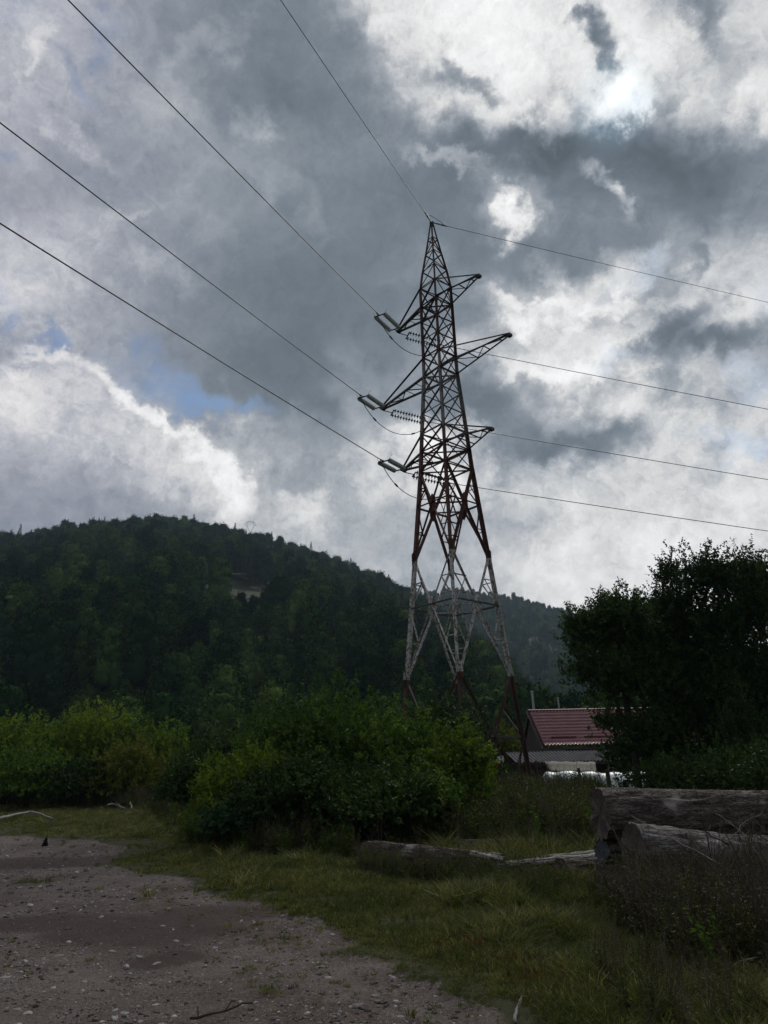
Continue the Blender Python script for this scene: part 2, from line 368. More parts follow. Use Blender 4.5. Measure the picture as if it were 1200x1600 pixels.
# ------------------------------------------------------------------ ground
gravel_px = [(-900, 1250), (-400, 1288), (0, 1305), (120, 1311), (215, 1322), (170, 1346), (250, 1366), (320, 1385), (410, 1408), (480, 1432), (530, 1452), (575, 1487), (610, 1507), (690, 1528), (735, 1556), (790, 1590), (840, 1640)]
GP = [on_ground(*q) for q in gravel_px]; GP = [(q.x, q.y) for q in GP] + [(.8, 2.0), (.2, -6), (-40, -6), (-60, 10)]
def in_poly(x, y, poly):
    x = np.asarray(x); y = np.asarray(y); r = np.zeros(x.shape, bool)
    for (x1, y1), (x2, y2) in zip(poly, poly[1:] + poly[:1]):
        c = ((y1 > y) != (y2 > y)) & (x < (x2 - x1) * (y - y1) / (y2 - y1 + 1e-12) + x1); r ^= c
    return r
def poly_sd(x, y, poly):          # signed distance, positive inside
    d = np.full(np.shape(x), 1e9)
    for (x1, y1), (x2, y2) in zip(poly, poly[1:] + poly[:1]):
        dx, dy = x2 - x1, y2 - y1; t = np.clip(((x - x1) * dx + (y - y1) * dy) / (dx * dx + dy * dy), 0, 1)
        d = np.minimum(d, np.hypot(x - x1 - t * dx, y - y1 - t * dy))
    return np.where(in_poly(x, y, poly), d, -d)
def gravel_sd(x, y):
    n = .9 * fbm(x / .8, y / .8, 21, 4) + .35 * fbm(x / .17, y / .17, 31, 2)
    island = np.maximum(.22 - np.hypot((x + 4.0) / 1.0, (y - 7.2) / .8), .16 - np.hypot((x + 5.6) / 1.6, (y - 12.0) / 1.0))   # grass tufts inside the track
    return np.minimum(poly_sd(x, y, GP), -island * 1.2) + n * .8
def damp_at(X, Y):
    d = np.zeros(np.shape(X)); n = .8 * fbm(X / .7, Y / .7, 91, 4)
    for px, py, rx, ry in ((210, 1448, 1.15, .75), (60, 1440, 1.6, .5), (90, 1345, 2.6, .9), (330, 1425, .8, .5), (260, 1490, .35, .3)):
        c = on_ground(px, py); d = np.maximum(d, sstep(1.15, .75, np.hypot((X - c.x) / rx, (Y - c.y) / ry) + n))
    return d
def build_ground():
    az = np.concatenate([np.linspace(-46, 46, 560), np.linspace(46, 314, 70)[1:-1]]); na = len(az)
    rr = np.concatenate([[.3, 1.5, 3.], np.geomspace(4.2, 60, 300), np.geomspace(62, 4000, 40)]); nr = len(rr)
    A_, R_ = np.meshgrid(np.radians(az), rr); X = R_ * np.sin(A_); Y = R_ * np.cos(A_)
    Z = ground_h(X, Y)
    g = np.where((R_ < 70), gravel_sd(X, Y), -5.)
    gm_ = sstep(-.12, .16, g)
    Z = Z - .03 * gm_ + gm_ * .02 * fbm(X / .12, Y / .12, 44, 2)
    V_ = np.stack([X, Y, Z], -1).reshape(-1, 3)
    V_ = np.vstack([V_, [[0, 0, 0]]])
    i = np.arange(nr - 1)[:, None] * na; j = np.arange(na)[None]; j2 = (j + 1) % na
    F_ = np.stack([i + j, i + j2, i + na + j2, i + na + j], -1).reshape(-1, 4)
    me = mesh_np('ground', V_, F_[:, ::-1], {'gravel': np.append(gm_.ravel(), 1), 'damp': np.append(damp_at(X, Y).ravel(), 0)}, True)
    return me
gmat = new_mat('ground_soil_and_gravel'); t_, nn_ = mat_nodes(gmat)
geo = nn_('ShaderNodeNewGeometry'); pos = geo.outputs['Position']
def NZ(s, d=5., r=.6, vec=None): return nn_('ShaderNodeTexNoise', i={'Vector': vec or pos, 'Scale': s, 'Detail': d, 'Roughness': r}).outputs[0]
big = NZ(.55, 4.); mid = NZ(3., 6.); fine = NZ(38., 6., .75)
gcol = ramp(nn_, mid, [(.3, (.050, .037, .033)), (.5, (.080, .062, .055)), (.7, (.125, .104, .094))])
damp = ramp(nn_, big, [(.36, (.044, .030, .026)), (.47, (.080, .060, .053)), (.6, (.135, .116, .107))])
gc = nn_('ShaderNodeMix', data_type='RGBA', i={0: .5, 6: gcol, 7: damp}).outputs[2]
dmp = nn_('ShaderNodeAttribute', attribute_name='damp'); dfac = nn_('ShaderNodeMath', operation='MULTIPLY', i={0: dmp.outputs['Fac'], 1: .8}).outputs[0]
gc = nn_('ShaderNodeMix', data_type='RGBA', i={0: dfac, 6: gc, 7: (.040, .026, .025, 1)}).outputs[2]
vor = nn_('ShaderNodeTexVoronoi', feature='F1', i={'Vector': pos, 'Scale': 75., 'Randomness': 1.})
chip = nn_('ShaderNodeMapRange', i={0: nn_('ShaderNodeSeparateColor', i={0: vor.outputs['Color']}).outputs[0], 1: .66, 2: .90}).outputs[0]
gate = nn_('ShaderNodeMapRange', i={0: vor.outputs['Distance'], 1: .42, 2: .30}).outputs[0]
pres = nn_('ShaderNodeMapRange', i={0: NZ(1.7, 4.), 1: .40, 2: .56, 3: .3, 4: 1.}).outputs[0]
cm = nn_('ShaderNodeMath', operation='MULTIPLY', i={0: chip, 1: gate}).outputs[0]
cm = nn_('ShaderNodeMath', operation='MULTIPLY', i={0: cm, 1: pres}).outputs[0]
ndm = nn_('ShaderNodeMath', operation='MULTIPLY_ADD', i={0: dmp.outputs['Fac'], 1: -.8, 2: 1.}).outputs[0]
cm = nn_('ShaderNodeMath', operation='MULTIPLY', i={0: cm, 1: ndm}).outputs[0]
gc = nn_('ShaderNodeMix', data_type='RGBA', i={0: cm, 6: gc, 7: (.30, .28, .27, 1)}).outputs[2]
v2 = nn_('ShaderNodeTexVoronoi', feature='F1', i={'Vector': pos, 'Scale': 27., 'Randomness': 1.})
c2_ = nn_('ShaderNodeMapRange', i={0: nn_('ShaderNodeSeparateColor', i={0: v2.outputs['Color']}).outputs[1], 1: .74, 2: .95}).outputs[0]
g2_ = nn_('ShaderNodeMapRange', i={0: v2.outputs['Distance'], 1: .36, 2: .24}).outputs[0]
c2_ = nn_('ShaderNodeMath', operation='MULTIPLY', i={0: c2_, 1: g2_}).outputs[0]
c2_ = nn_('ShaderNodeMath', operation='MULTIPLY', i={0: c2_, 1: nn_('ShaderNodeMath', operation='MULTIPLY', i={0: pres, 1: .8}).outputs[0]}).outputs[0]
c2_ = nn_('ShaderNodeMath', operation='MULTIPLY', i={0: c2_, 1: ndm}).outputs[0]
gc = nn_('ShaderNodeMix', data_type='RGBA', i={0: c2_, 6: gc, 7: (.24, .225, .215, 1)}).outputs[2]
fv = nn_('ShaderNodeMapRange', i={0: fine, 1: .3, 2: .7, 3: .4, 4: 1.65}).outputs[0]
gc = nn_('ShaderNodeMix', data_type='RGBA', blend_type='MULTIPLY', i={0: 1., 6: gc, 7: nn_('ShaderNodeCombineXYZ', i={0: fv, 1: fv, 2: fv}).outputs[0]}).outputs[2]
soil = ramp(nn_, mid, [(.3, (.022, .024, .010)), (.6, (.038, .040, .015)), (.75, (.055, .050, .022))])
at_ = nn_('ShaderNodeAttribute', attribute_name='gravel')
mk = nn_('ShaderNodeMath', operation='MULTIPLY_ADD', i={0: nn_('ShaderNodeMath', operation='SUBTRACT', i={0: NZ(9., 5.), 1: .5}).outputs[0], 1: 1.6, 2: at_.outputs['Fac']}).outputs[0]
mk = nn_('ShaderNodeMapRange', interpolation_type='SMOOTHSTEP', i={0: mk, 1: .3, 2: .7}).outputs[0]
gc = nn_('ShaderNodeMix', data_type='RGBA', i={0: mk, 6: soil, 7: gc}).outputs[2]
hb = nn_('ShaderNodeMath', operation='ADD', i={0: fine, 1: nn_('ShaderNodeMath', operation='MULTIPLY', i={0: cm, 1: .6}).outputs[0]}).outputs[0]
bp = nn_('ShaderNodeBump', i={'Strength': .9, 'Distance': .015, 'Height': hb})
p_ = nn_('ShaderNodeBsdfPrincipled', i={'Base Color': gc, 'Roughness': .9, 'Specular IOR Level': .2, 'Normal': bp.outputs[0]})
nn_('ShaderNodeOutputMaterial', i={0: p_.outputs[0]})
tag(link('ground', build_ground(), gmat), 'gravel track and grassy soil running back to the hills', kind='structure')

# ------------------------------------------------------------------ hills
def az_el(px, py):
    d = ray(px, py); return math.degrees(math.atan2(d[0], d[1])), math.degrees(math.asin(d[2]))
def skyline(pts):
    q = sorted(az_el(*p) for p in pts); return np.array([a for a, _ in q]), np.array([b for _, b in q])
near_sky = skyline([(-700, 980), (-300, 870), (-120, 850), (0, 836), (60, 830), (130, 815), (240, 808), (330, 818), (400, 836), (480, 856), (560, 892), (640, 926), (700, 962), (760, 1008), (820, 1065), (870, 1120), (930, 1160), (1200, 1175)])
far_sky = skyline([(300, 1100), (500, 980), (600, 940), (660, 922), (715, 916), (800, 928), (870, 946), (930, 962), (1010, 1010), (1100, 1040), (1300, 1060), (1600, 1090), (1900, 1120)])
def hill_h(az, r, sky_, r0, r1, treedeg, seed):
    el = np.interp(az, sky_[0], sky_[1]) - treedeg
    t = (r - r0) / (r1 - r0); prof = np.where(t < 1, np.clip(t, 0, 1), 1 - .25 * (t - 1))
    hh = np.tan(np.radians(np.maximum(el, 0))) * r1 * prof
    x = r * np.sin(np.radians(az)); y = r * np.cos(np.radians(az))
    n = 14 * fbm(x / 90, y / 90, seed, 4)
    return hh + n * np.clip(t * 2, 0, 1) * np.clip((1.15 - t) * 3, .12, 1) - 4 + 3.2 * np.clip(t * 5, 0, 1)
def hill_mesh(name, sky_, r0, r1, r2, treedeg, seed, mat):
    az = np.linspace(-62, 62, 220); rr = np.linspace(r0, r2, 90); A_, R_ = np.meshgrid(az, rr)
    Z = hill_h(A_, R_, sky_, r0, r1, treedeg, seed); X = R_ * np.sin(np.radians(A_)); Y = R_ * np.cos(np.radians(A_))
    i = np.arange(89)[:, None] * 220; j = np.arange(219)[None]
    F_ = np.stack([i + j, i + 220 + j, i + 220 + j + 1, i + j + 1], -1).reshape(-1, 4)
    o = link(name, mesh_np(name, np.stack([X, Y, Z], -1).reshape(-1, 3), F_[:, ::-1], None, True), mat); return o
HILL = surface('hill_floor', [(.3, (.018, .022, .010)), (.7, (.035, .038, .016))], .05, coord='Object')
MEADOW = surface('meadow_turf', [(.3, (.018, .030, .009)), (.7, (.030, .042, .013))], .12, coord='Object', bump=.1)
tag(hill_mesh('hill', near_sky, 130, 620, 800, 1.0, 1, HILL), 'near wooded hill with a rounded top on the left', kind='structure')
tag(hill_mesh('hill', far_sky, 450, 1150, 1450, .6, 2, HILL), 'farther wooded ridge behind the tower', kind='structure')

# scatter: one object of instanced geometry
def scatter(name, pts, rots, scls, idx, sources, label, cat, group=None):
    me = bpy.data.meshes.new(name); me.vertices.add(len(pts)); me.vertices.foreach_set('co', np.asarray(pts, np.float32).ravel())
    a = me.attributes.new('rot', 'FLOAT_VECTOR', 'POINT'); a.data.foreach_set('vector', np.asarray(rots, np.float32).ravel())
    a = me.attributes.new('scl', 'FLOAT_VECTOR', 'POINT'); a.data.foreach_set('vector', np.asarray(scls, np.float32).ravel())
    a = me.attributes.new('pick', 'INT', 'POINT'); a.data.foreach_set('value', np.asarray(idx, np.int32))
    o = link(name, me); coll = bpy.data.collections.new(name + '_source')
    for k, s_ in enumerate(sources):
        so_ = bpy.data.objects.new('%s_%02d' % (name, k), s_); coll.objects.link(so_)
    ng = bpy.data.node_groups.new(name + '_scatter', 'GeometryNodeTree')
    ng.interface.new_socket('Geometry', in_out='INPUT', socket_type='NodeSocketGeometry'); ng.interface.new_socket('Geometry', in_out='OUTPUT', socket_type='NodeSocketGeometry')
    gi = ng.nodes.new('NodeGroupInput'); go = ng.nodes.new('NodeGroupOutput'); ip = ng.nodes.new('GeometryNodeInstanceOnPoints'); ci = ng.nodes.new('GeometryNodeCollectionInfo')
    ci.inputs['Collection'].default_value = coll; ci.inputs['Separate Children'].default_value = True; ci.inputs['Reset Children'].default_value = True
    def na(nm, ty):
        n = ng.nodes.new('GeometryNodeInputNamedAttribute'); n.data_type = ty; n.inputs['Name'].default_value = nm; return [s for s in n.outputs if s.enabled and s.name == 'Attribute'][0]
    L = ng.links.new
    L(gi.outputs[0], ip.inputs['Points']); L(ci.outputs[0], ip.inputs['Instance']); ip.inputs['Pick Instance'].default_value = True
    L(na('pick', 'INT'), ip.inputs['Instance Index']); L(na('rot', 'FLOAT_VECTOR'), ip.inputs['Rotation']); L(na('scl', 'FLOAT_VECTOR'), ip.inputs['Scale'])
    L(ip.outputs[0], go.inputs[0])
    md = o.modifiers.new('scatter', 'NODES'); md.node_group = ng
    tag(o, label, cat, group, 'stuff'); return o

# ------------------------------------------------------------------ foliage
def rand_unit(n, g): 
    v_ = g.normal(size=(n, 3)); return v_ / np.linalg.norm(v_, axis=1)[:, None]
def leaf_cards(base, dirn, L, W, g, var, fold=.25):
    """folded diamond leaves. base, dirn (n,3), L,W (n)"""
    n = len(base); side = np.cross(dirn, rand_unit(n, g)); side /= np.linalg.norm(side, axis=1)[:, None] + 1e-9
    nrm = np.cross(dirn, side)
    L = L[:, None]; W = W[:, None]
    v0 = base; v2 = base + dirn * L - nrm * L * .12
    v1 = base + dirn * L * .45 + side * W * .5 + nrm * W * fold; v3 = base + dirn * L * .45 - side * W * .5 + nrm * W * fold
    V_ = np.stack([v0, v1, v2, v3], 1).reshape(-1, 3); i = np.arange(n)[:, None] * 4
    F_ = np.concatenate([i + [0, 1, 2], i + [0, 2, 3]], 1).reshape(-1, 3)
    return V_, F_, np.repeat(var, 4)
def foliage(lobes, n_shoots, per, leaf, shoot, seed, mat, up=.5, droop=.25, name='foliage', width=.62, inner=.55):
    """lobes: (cx,cy,cz,rx,ry,rz). leaves grouped along short shoots near the lobes' surface"""
    g = np.random.default_rng(seed); lobes = np.array(lobes, float)
    wgt = (lobes[:, 3] * lobes[:, 4] * lobes[:, 5]) ** .67; k = g.choice(len(lobes), n_shoots, p=wgt / wgt.sum())
    d = rand_unit(n_shoots, g); d[:, 2] = np.where(d[:, 2] < -.3, -d[:, 2] * .5, d[:, 2])
    rad = inner + (1.02 - inner) * g.random(n_shoots) ** .6
    lump = 1 + .28 * np.sin(d[:, 0] * 5 + k) * np.cos(d[:, 1] * 6 + k * 2) + .16 * np.clip(g.normal(size=n_shoots), -1.6, 1.3)
    pos_ = lobes[k, :3] + d * lobes[k, 3:] * (rad * lump)[:, None]
    pos_[:, 2] = np.maximum(pos_[:, 2], .05)
    sdir = d * (1 - up) + np.array([0, 0, 1.]) * up + .35 * g.normal(size=(n_shoots, 3)); sdir /= np.linalg.norm(sdir, axis=1)[:, None]
    slen = shoot * (.5 + g.random(n_shoots)); ldr = g.random(n_shoots) < .09; slen = np.where(ldr, slen * 1.6, slen); sdir[ldr, 2] += .7; sdir /= np.linalg.norm(sdir, axis=1)[:, None]
    t = np.tile(np.linspace(.1, 1, per), n_shoots); s = np.repeat(np.arange(n_shoots), per); n = len(s)
    base = pos_[s] + sdir[s] * (slen[s] * t)[:, None]; base[:, 2] -= .18 * slen[s] * t * t
    ld = rand_unit(n, g) * .8 + sdir[s] * .45; ld[:, 2] -= droop; ld /= np.linalg.norm(ld, axis=1)[:, None]
    L = leaf * (.6 + .8 * g.random(n)) * (1.1 - .35 * t); W = L * width
    var = np.clip(.5 + .22 * g.normal(size=n_shoots)[s] + .12 * g.normal(size=n), 0, 1)
    V_, F_, a = leaf_cards(base, ld, L, W, g, var)
    return mesh_np(name, V_, F_, {'var': a}, False, mat), pos_
def stems(lobes, seed, r=.05, n_base=5, spread=.25, trunk=None, extra=6):
    g = random.Random(seed); mb = MB()
    for i, l in enumerate(lobes):
        if trunk: b = Vector((0, 0, trunk[1] * (.35 + .65 * g.random()))); mb_start = b
        else: mb_start = Vector((g.uniform(-spread, spread), g.uniform(-spread, spread), -.1))
        c = Vector(l[:3]); m1 = mb_start.lerp(c, .5) + Vector((g.uniform(-.15, .15), g.uniform(-.15, .15), .12 * (c - mb_start).length))
        mb.tube([mb_start, m1, c + Vector((0, 0, l[5] * .3))], [r, r * .7, r * .3], 6)
        for _ in range(extra):
            a = g.uniform(0, 6.28); e = c + Vector((math.cos(a) * l[3] * .8, math.sin(a) * l[4] * .8, g.uniform(-.3, .9) * l[5]))
            q = m1.lerp(c, g.random()); mb.tube([q, q.lerp(e, .5) + Vector((0, 0, .06)), e], [r * .4, r * .25, r * .1], 4)
    if trunk:
        mb.tube([(0, 0, -.2), (.05, .02, trunk[1] * .3), (-.05, .05, trunk[1] * .7), (0, 0, trunk[1])], [trunk[0] * 1.4, trunk[0], trunk[0] * .8, trunk[0] * .45], 9)
    return mb.mesh('stem', True)
def shrub_lobes(seed, h, w, n=9):
    g = random.Random(seed); out = []
    for i in range(n):
        a = i * 2.4 + g.random(); rr_ = w * .5 * math.sqrt((i + .3) / n) * .78
        top = h * (1 - .38 * (rr_ / (w * .5)) ** 1.5) * g.uniform(.82, 1.0)
        rz = top * g.uniform(.32, .44); rx = w * g.uniform(.17, .26)
        out.append((rr_ * math.cos(a), rr_ * math.sin(a), top - rz, rx, rx * g.uniform(.8, 1.2), rz))
        if top > 1.5: out.append((rr_ * 1.12 * math.cos(a + .3), rr_ * 1.12 * math.sin(a + .3), top * .33, rx * 1.15, rx * 1.15, top * .3))
    return out
_used_labels = set()
def shrub(px, dist, top_y, width_px, mat, label, seed, shoots=1500, leaf=.085, per=14, upright=.5, group=None):
    p = at_dist(px, 1180, dist); x, y = p.x, p.y; z = gh(x, y)
    h = at_dist(px, top_y, dist).z - z; w = width_px / FPX * dist
    lobes = shrub_lobes(seed, h - .1, w, max(5, int(w * 3)))
    root = empty('shrub', (x, y, z)); tag(root, label, 'shrub', group)
    me, _ = foliage(lobes, shoots, per, leaf, .34, seed, mat, upright)
    link('foliage', me, None, root); link('stem', stems(lobes[:10], seed, .03), BARK, root)
    return root
# main mass right of the track
shrub(520, 18.5, 1036, 250, LEAF_MID, 'tallest dense green shrub at the middle of the thicket', 11, 3600)
shrub(398, 17.0, 1150, 165, LEAF_BRIGHT, 'yellow green shrub on the left shoulder of the central thicket', 12, 2100)
shrub(622, 17.5, 1078, 180, LEAF_MID, 'dark green shrub left of the tower foot', 13, 2400)
shrub(718, 16.5, 1118, 100, LEAF_BRIGHT, 'bright yellow green shrub in front of the tower foot', 14, 1300, .08)
shrub(700, 21.0, 1052, 130, LEAF_DARK, 'dark upright shrub rising in front of the tower legs', 15, 1500, .09, upright=.85)
shrub(440, 23.0, 1092, 150, LEAF_DARK, 'dark green shrub behind the yellow green shoulder of the thicket', 16, 1500)
shrub(385, 16.3, 1236, 110, LEAF_TEAL, 'low blue green shrub at the front left of the thicket', 17, 700, .09)
shrub(590, 15.4, 1185, 190, LEAF_DARK, 'low dark shrub at the front centre of the thicket', 18, 1500)
shrub(480, 15.8, 1170, 170, LEAF_DARK, 'shaded dark shrub below the tallest shrub', 19, 1700)
shrub(668, 15.4, 1200, 110, LEAF_MID, 'small green shrub left of the bright one by the log', 20, 700)
shrub(335, 31.0, 1112, 130, LEAF_DARK, 'distant dark shrub in the gap between the two thickets', 21, 900, .12)
shrub(305, 27.0, 1160, 90, LEAF_DARK, 'green shrub in the gap at the right end of the left thicket', 22, 900, .10)  # dark leaf colour stands in for the shade of this recess
# left mass
shrub(-70, 43.7, 1096, 170, LEAF_MID, 'green shrub cut by the left edge of the picture', 30, 1400, .14)
shrub(22, 43.7, 1092, 150, LEAF_BRIGHT, 'yellow green shrub at the far left of the left thicket', 31, 1700, .14)
shrub(95, 45.4, 1086, 140, LEAF_MID, 'green round topped shrub second from the left edge', 32, 1600, .14)
shrub(160, 43.7, 1082, 130, LEAF_BRIGHT, 'tallest yellow green shrub of the left thicket', 33, 1600, .14)
shrub(225, 42.1, 1106, 130, LEAF_MID, 'green shrub right of the tallest one in the left thicket', 34, 1400, .14)
shrub(250, 40.5, 1116, 110, LEAF_BRIGHT, 'yellow green shrub near the right end of the left thicket', 35, 1400, .14)
shrub(50, 38.1, 1150, 140, LEAF_MID, 'low green shrub in front at the far left', 36, 1200, .13)
shrub(130, 37.3, 1172, 120, LEAF_DARK, 'low dark shrub at the foot of the left thicket', 37, 900, .13)
shrub(205, 36.5, 1140, 100, LEAF_OLIVE, 'rusty olive shrub at the front of the left thicket', 38, 1100, .13)
# under and behind the tower
shrub(790, 46, 1112, 60, LEAF_OLIVE, 'pale olive shrub far behind the tower leg', 40, 500, .16)
shrub(765, 27, 1186, 80, LEAF_DARK, 'dark shrub at the left foot of the tower', 41, 700, .1)
shrub(800, 24, 1212, 110, LEAF_MID, 'low green shrub in front of the tower foot', 42, 700, .08)
shrub(885, 22, 1222, 110, LEAF_MID, 'low green clump in front of the white tunnel', 43, 700, .07)
shrub(850, 52, 1088, 120, LEAF_MID, 'green shrub behind the ridge of the red roof', 44, 700, .16)
shrub(730, 48, 1104, 90, LEAF_DARK, 'dark shrub seen through the tower legs', 45, 600, .16)

# right-hand trees
def tree(px, dist, lobes_px, mat, label, seed, shoots, leaf=.085):
    p = at_dist(px, 1180, dist); x, y = p.x, p.y; z = gh(x, y)
    root = empty('tree', (x, y, z)); tag(root, label, 'tree')
    lobes = []; g = random.Random(seed)
    for (lx, ly, rx, rz) in lobes_px:
        c = at_dist(lx, ly, dist) - Vector((x, y, z)); k = dist / FPX
        lobes.append((c.x, c.y + g.uniform(-.9, .9), c.z, rx * k, rx * k * 1.1, rz * k))
    me, _ = foliage(lobes, shoots, 14, leaf, .42, seed, mat, .6, name='crown', inner=.28)
    link('crown', me, None, root)
    top = max(l[2] for l in lobes)
    link('trunk', stems(lobes, seed, .05, trunk=(.10, top), extra=7), BARK, root)
    return root
tree(990, 24, [(965, 985, 46, 48), (935, 1010, 50, 50), (905, 990, 30, 26), (1000, 1010, 45, 60), (930, 1062, 50, 38), (990, 1082, 55, 50), (972, 1135, 26, 26), (1015, 1160, 44, 56), (985, 1190, 26, 30), (1020, 1060, 50, 70), (985, 960, 26, 26), (955, 950, 18, 22)], LEAF_DARK, 'dark broadleaf tree hiding the right end of the red roof', 51, 4600, .095)
tree(1080, 25.5, [(1068, 900, 22, 38), (1095, 925, 36, 50), (1120, 905, 22, 34), (1050, 960, 36, 44), (1090, 990, 60, 60), (1060, 1050, 60, 70), (1110, 1080, 60, 80), (1075, 1150, 60, 70), (1040, 1190, 50, 40), (1030, 985, 26, 40)], LEAF_DARK, 'tallest dark broadleaf tree with upright top right of centre', 52, 6200, .095)
tree(1185, 24.5, [(1165, 925, 34, 46), (1190, 900, 30, 40), (1205, 960, 50, 60), (1150, 990, 46, 60), (1190, 1050, 60, 70), (1150, 1100, 60, 70), (1200, 1140, 60, 70), (1165, 1190, 60, 50), (1235, 930, 40, 50)], LEAF_DARK, 'dark broadleaf tree at the right edge of the picture', 53, 6200, .095)
tree(1290, 23.5, [(1270, 960, 50, 70), (1320, 930, 50, 60), (1290, 1060, 80, 90), (1330, 1100, 70, 80), (1270, 1160, 60, 50)], LEAF_DARK, 'dark tree just beyond the right edge', 54, 2400)
shrub(1165, 21.5, 1040, 60, LEAF_DARK, 'slender green sapling among the dark right trees', 55, 500, .08, upright=.7)
shrub(1060, 21.0, 1165, 150, LEAF_DARK, 'dark undergrowth shrub behind the big log', 56, 1200, .08)
shrub(1160, 19.5, 1150, 150, LEAF_DARK, 'dark undergrowth shrub behind the right end of the logs', 57, 1200, .08)
shrub(1250, 17.0, 1130, 160, LEAF_DARK, 'dark shrub at the right edge beside the logs', 58, 1000, .08)

# ------------------------------------------------------------------ wooded hills
def hill_broadleaf(seed, h=12.):
    g = random.Random(seed); lob = []
    for i in range(9):
        a = i * 2.4; rr_ = 1.9 * math.sqrt(i / 9); zc = h * (.80 - .042 * i) + g.uniform(-.5, .5)
        lob.append((rr_ * math.cos(a), rr_ * math.sin(a), zc, g.uniform(1.3, 2.1), g.uniform(1.3, 2.1), g.uniform(1.3, 2.2)))
    for i in range(4):
        a = i * 1.57 + .6; lob.append((1.6 * math.cos(a), 1.6 * math.sin(a), h * .28, 1.9, 1.9, h * .24))
    me, _ = foliage(lob, 700, 5, .5, .8, seed, LEAF_HILL, .5, inner=.92, width=.8)
    V0 = np.zeros(len(me.vertices) * 3, np.float32); me.vertices.foreach_get('co', V0); F0 = np.zeros(len(me.loops), np.int32); me.loops.foreach_get('vertex_index', F0)
    a0 = np.zeros(len(me.vertices), np.float32); me.attributes['var'].data.foreach_get('value', a0); VV = [V0.reshape(-1, 3)]; FF = [F0.reshape(-1, 3)]; AA = [a0]; o = len(V0) // 3
    bm_ = bmesh.new(); bmesh.ops.create_icosphere(bm_, subdivisions=2, radius=1); iv = np.array([v_.co[:] for v_ in bm_.verts]); ifc = np.array([[q.index for q in f.verts] for f in bm_.faces]); bm_.free()
    gg = np.random.default_rng(seed)
    for l in lob:
        k = .88 + .16 * gg.random((len(iv), 1)); vv = np.array(l[:3]) + iv * k * np.array(l[3:]); VV.append(vv); FF.append(ifc + o); AA.append(.3 + .3 * gg.random(len(iv))); o += len(iv)
    return mesh_np('broadleaf', np.vstack(VV), np.vstack(FF), {'var': np.concatenate(AA)}, False, LEAF_HILL)
def hill_conifer(seed, h=15.):
    g = np.random.default_rng(seed); n = 900; t = g.random(n) ** .8; z = h * (.12 + .88 * t); a = g.random(n) * 6.283
    tier = .75 + .25 * np.cos(z * 5.2); rad = (1 - t) * 2.1 * tier * (.25 + .75 * g.random(n) ** .5) + .05
    base = np.stack([rad * np.cos(a), rad * np.sin(a), z], 1)
    d = np.stack([np.cos(a), np.sin(a), -.35 + .2 * g.normal(size=n)], 1) + .2 * g.normal(size=(n, 3)); d /= np.linalg.norm(d, axis=1)[:, None]
    L = .35 + .8 * (1 - t) * g.random(n); V_, F_, v_ = leaf_cards(base, d, L, L * .45, g, np.clip(.4 + .25 * g.normal(size=n), 0, 1))
    o = len(V_); k = 5; ring = [(.16 * math.cos(q), .16 * math.sin(q), 0) for q in np.linspace(0, 6.283, k, False)]
    V_ = np.vstack([V_, ring, [[0, 0, h]]]); F_ = np.vstack([F_, [[o + q, o + (q + 1) % k, o + k] for q in range(k)]])
    return mesh_np('conifer', V_, F_, {'var': np.append(v_, np.zeros(k + 1))}, False, NEEDLE)
srcs = [hill_broadleaf(100 + i, 11.5 + i * .5) for i in range(5)] + [hill_conifer(120 + i, 14 + i) for i in range(3)]
MEAD_AZ = (az_el(318, 915)[0], az_el(452, 915)[0]); 
def wood(name, sky_, r0, r1, rmax, treedeg, seed, spacing, label, conif, msk=None):
    g = np.random.default_rng(seed); amin, amax = -50, 42
    area = .5 * math.radians(amax - amin) * (rmax ** 2 - r0 ** 2); n = int(area / spacing ** 2)
    r = np.sqrt(g.random(n) * (rmax ** 2 - r0 ** 2) + r0 ** 2); az = amin + (amax - amin) * g.random(n)
    # relax onto jittered grid to keep an even canopy
    z = hill_h(az, r, sky_, r0 - 25, r1, treedeg, seed0[name]); x = r * np.sin(np.radians(az)); y = r * np.cos(np.radians(az))
    el = np.interp(az, sky_[0], sky_[1])
    ok = el > 2.2
    if msk is not None: ok &= ~msk(az, r)
    c = vnoise(x / 60, y / 60, seed + 5) + .35 * g.random(n)
    idx = np.where(c > conif, g.integers(5, 8, n), g.integers(0, 5, n))
    sc_ = .75 + .65 * g.random(n) ** 1.5; sc_ = np.where(idx > 4, sc_ * .85, sc_)
    if msk is not None: sc_ = np.where((az > MEAD_AZ[0] - .5) & (az < MEAD_AZ[1] + .5) & (r > 140) & (r < 240), np.minimum(sc_, .8) * .8, sc_)
    P_ = np.stack([x, y, z - .4], 1)[ok]; rot = np.stack([g.normal(size=n) * .04, g.normal(size=n) * .04, g.random(n) * 6.28], 1)[ok]
    s3 = np.stack([sc_, sc_, sc_ * (.9 + .3 * g.random(n))], 1)[ok]
    return scatter(name, P_, rot, s3, idx[ok], srcs, label, 'forest')
seed0 = {'forest': 1, 'far_forest': 2}
def idxc(az, r): return (r < 300) | (np.abs((az - MEAD_AZ[0]) / (MEAD_AZ[1] - MEAD_AZ[0]) - .45 - .3 * fbm(r / 20., az, 8, 2)) < .42)
def near_mask(az, r):
    c = (az > MEAD_AZ[0]) & (az < MEAD_AZ[1])
    return c & (r > 252) & (r < 362) 
wood('forest', near_sky, 128, 620, 690, 1.0, 61, 7.2, 'dense dark mixed wood covering the near hill', 1.0, near_mask)
wood('far_forest', far_sky, 470, 1150, 1230, .6, 62, 9.0, 'hazy wood covering the farther ridge behind the tower', .95)
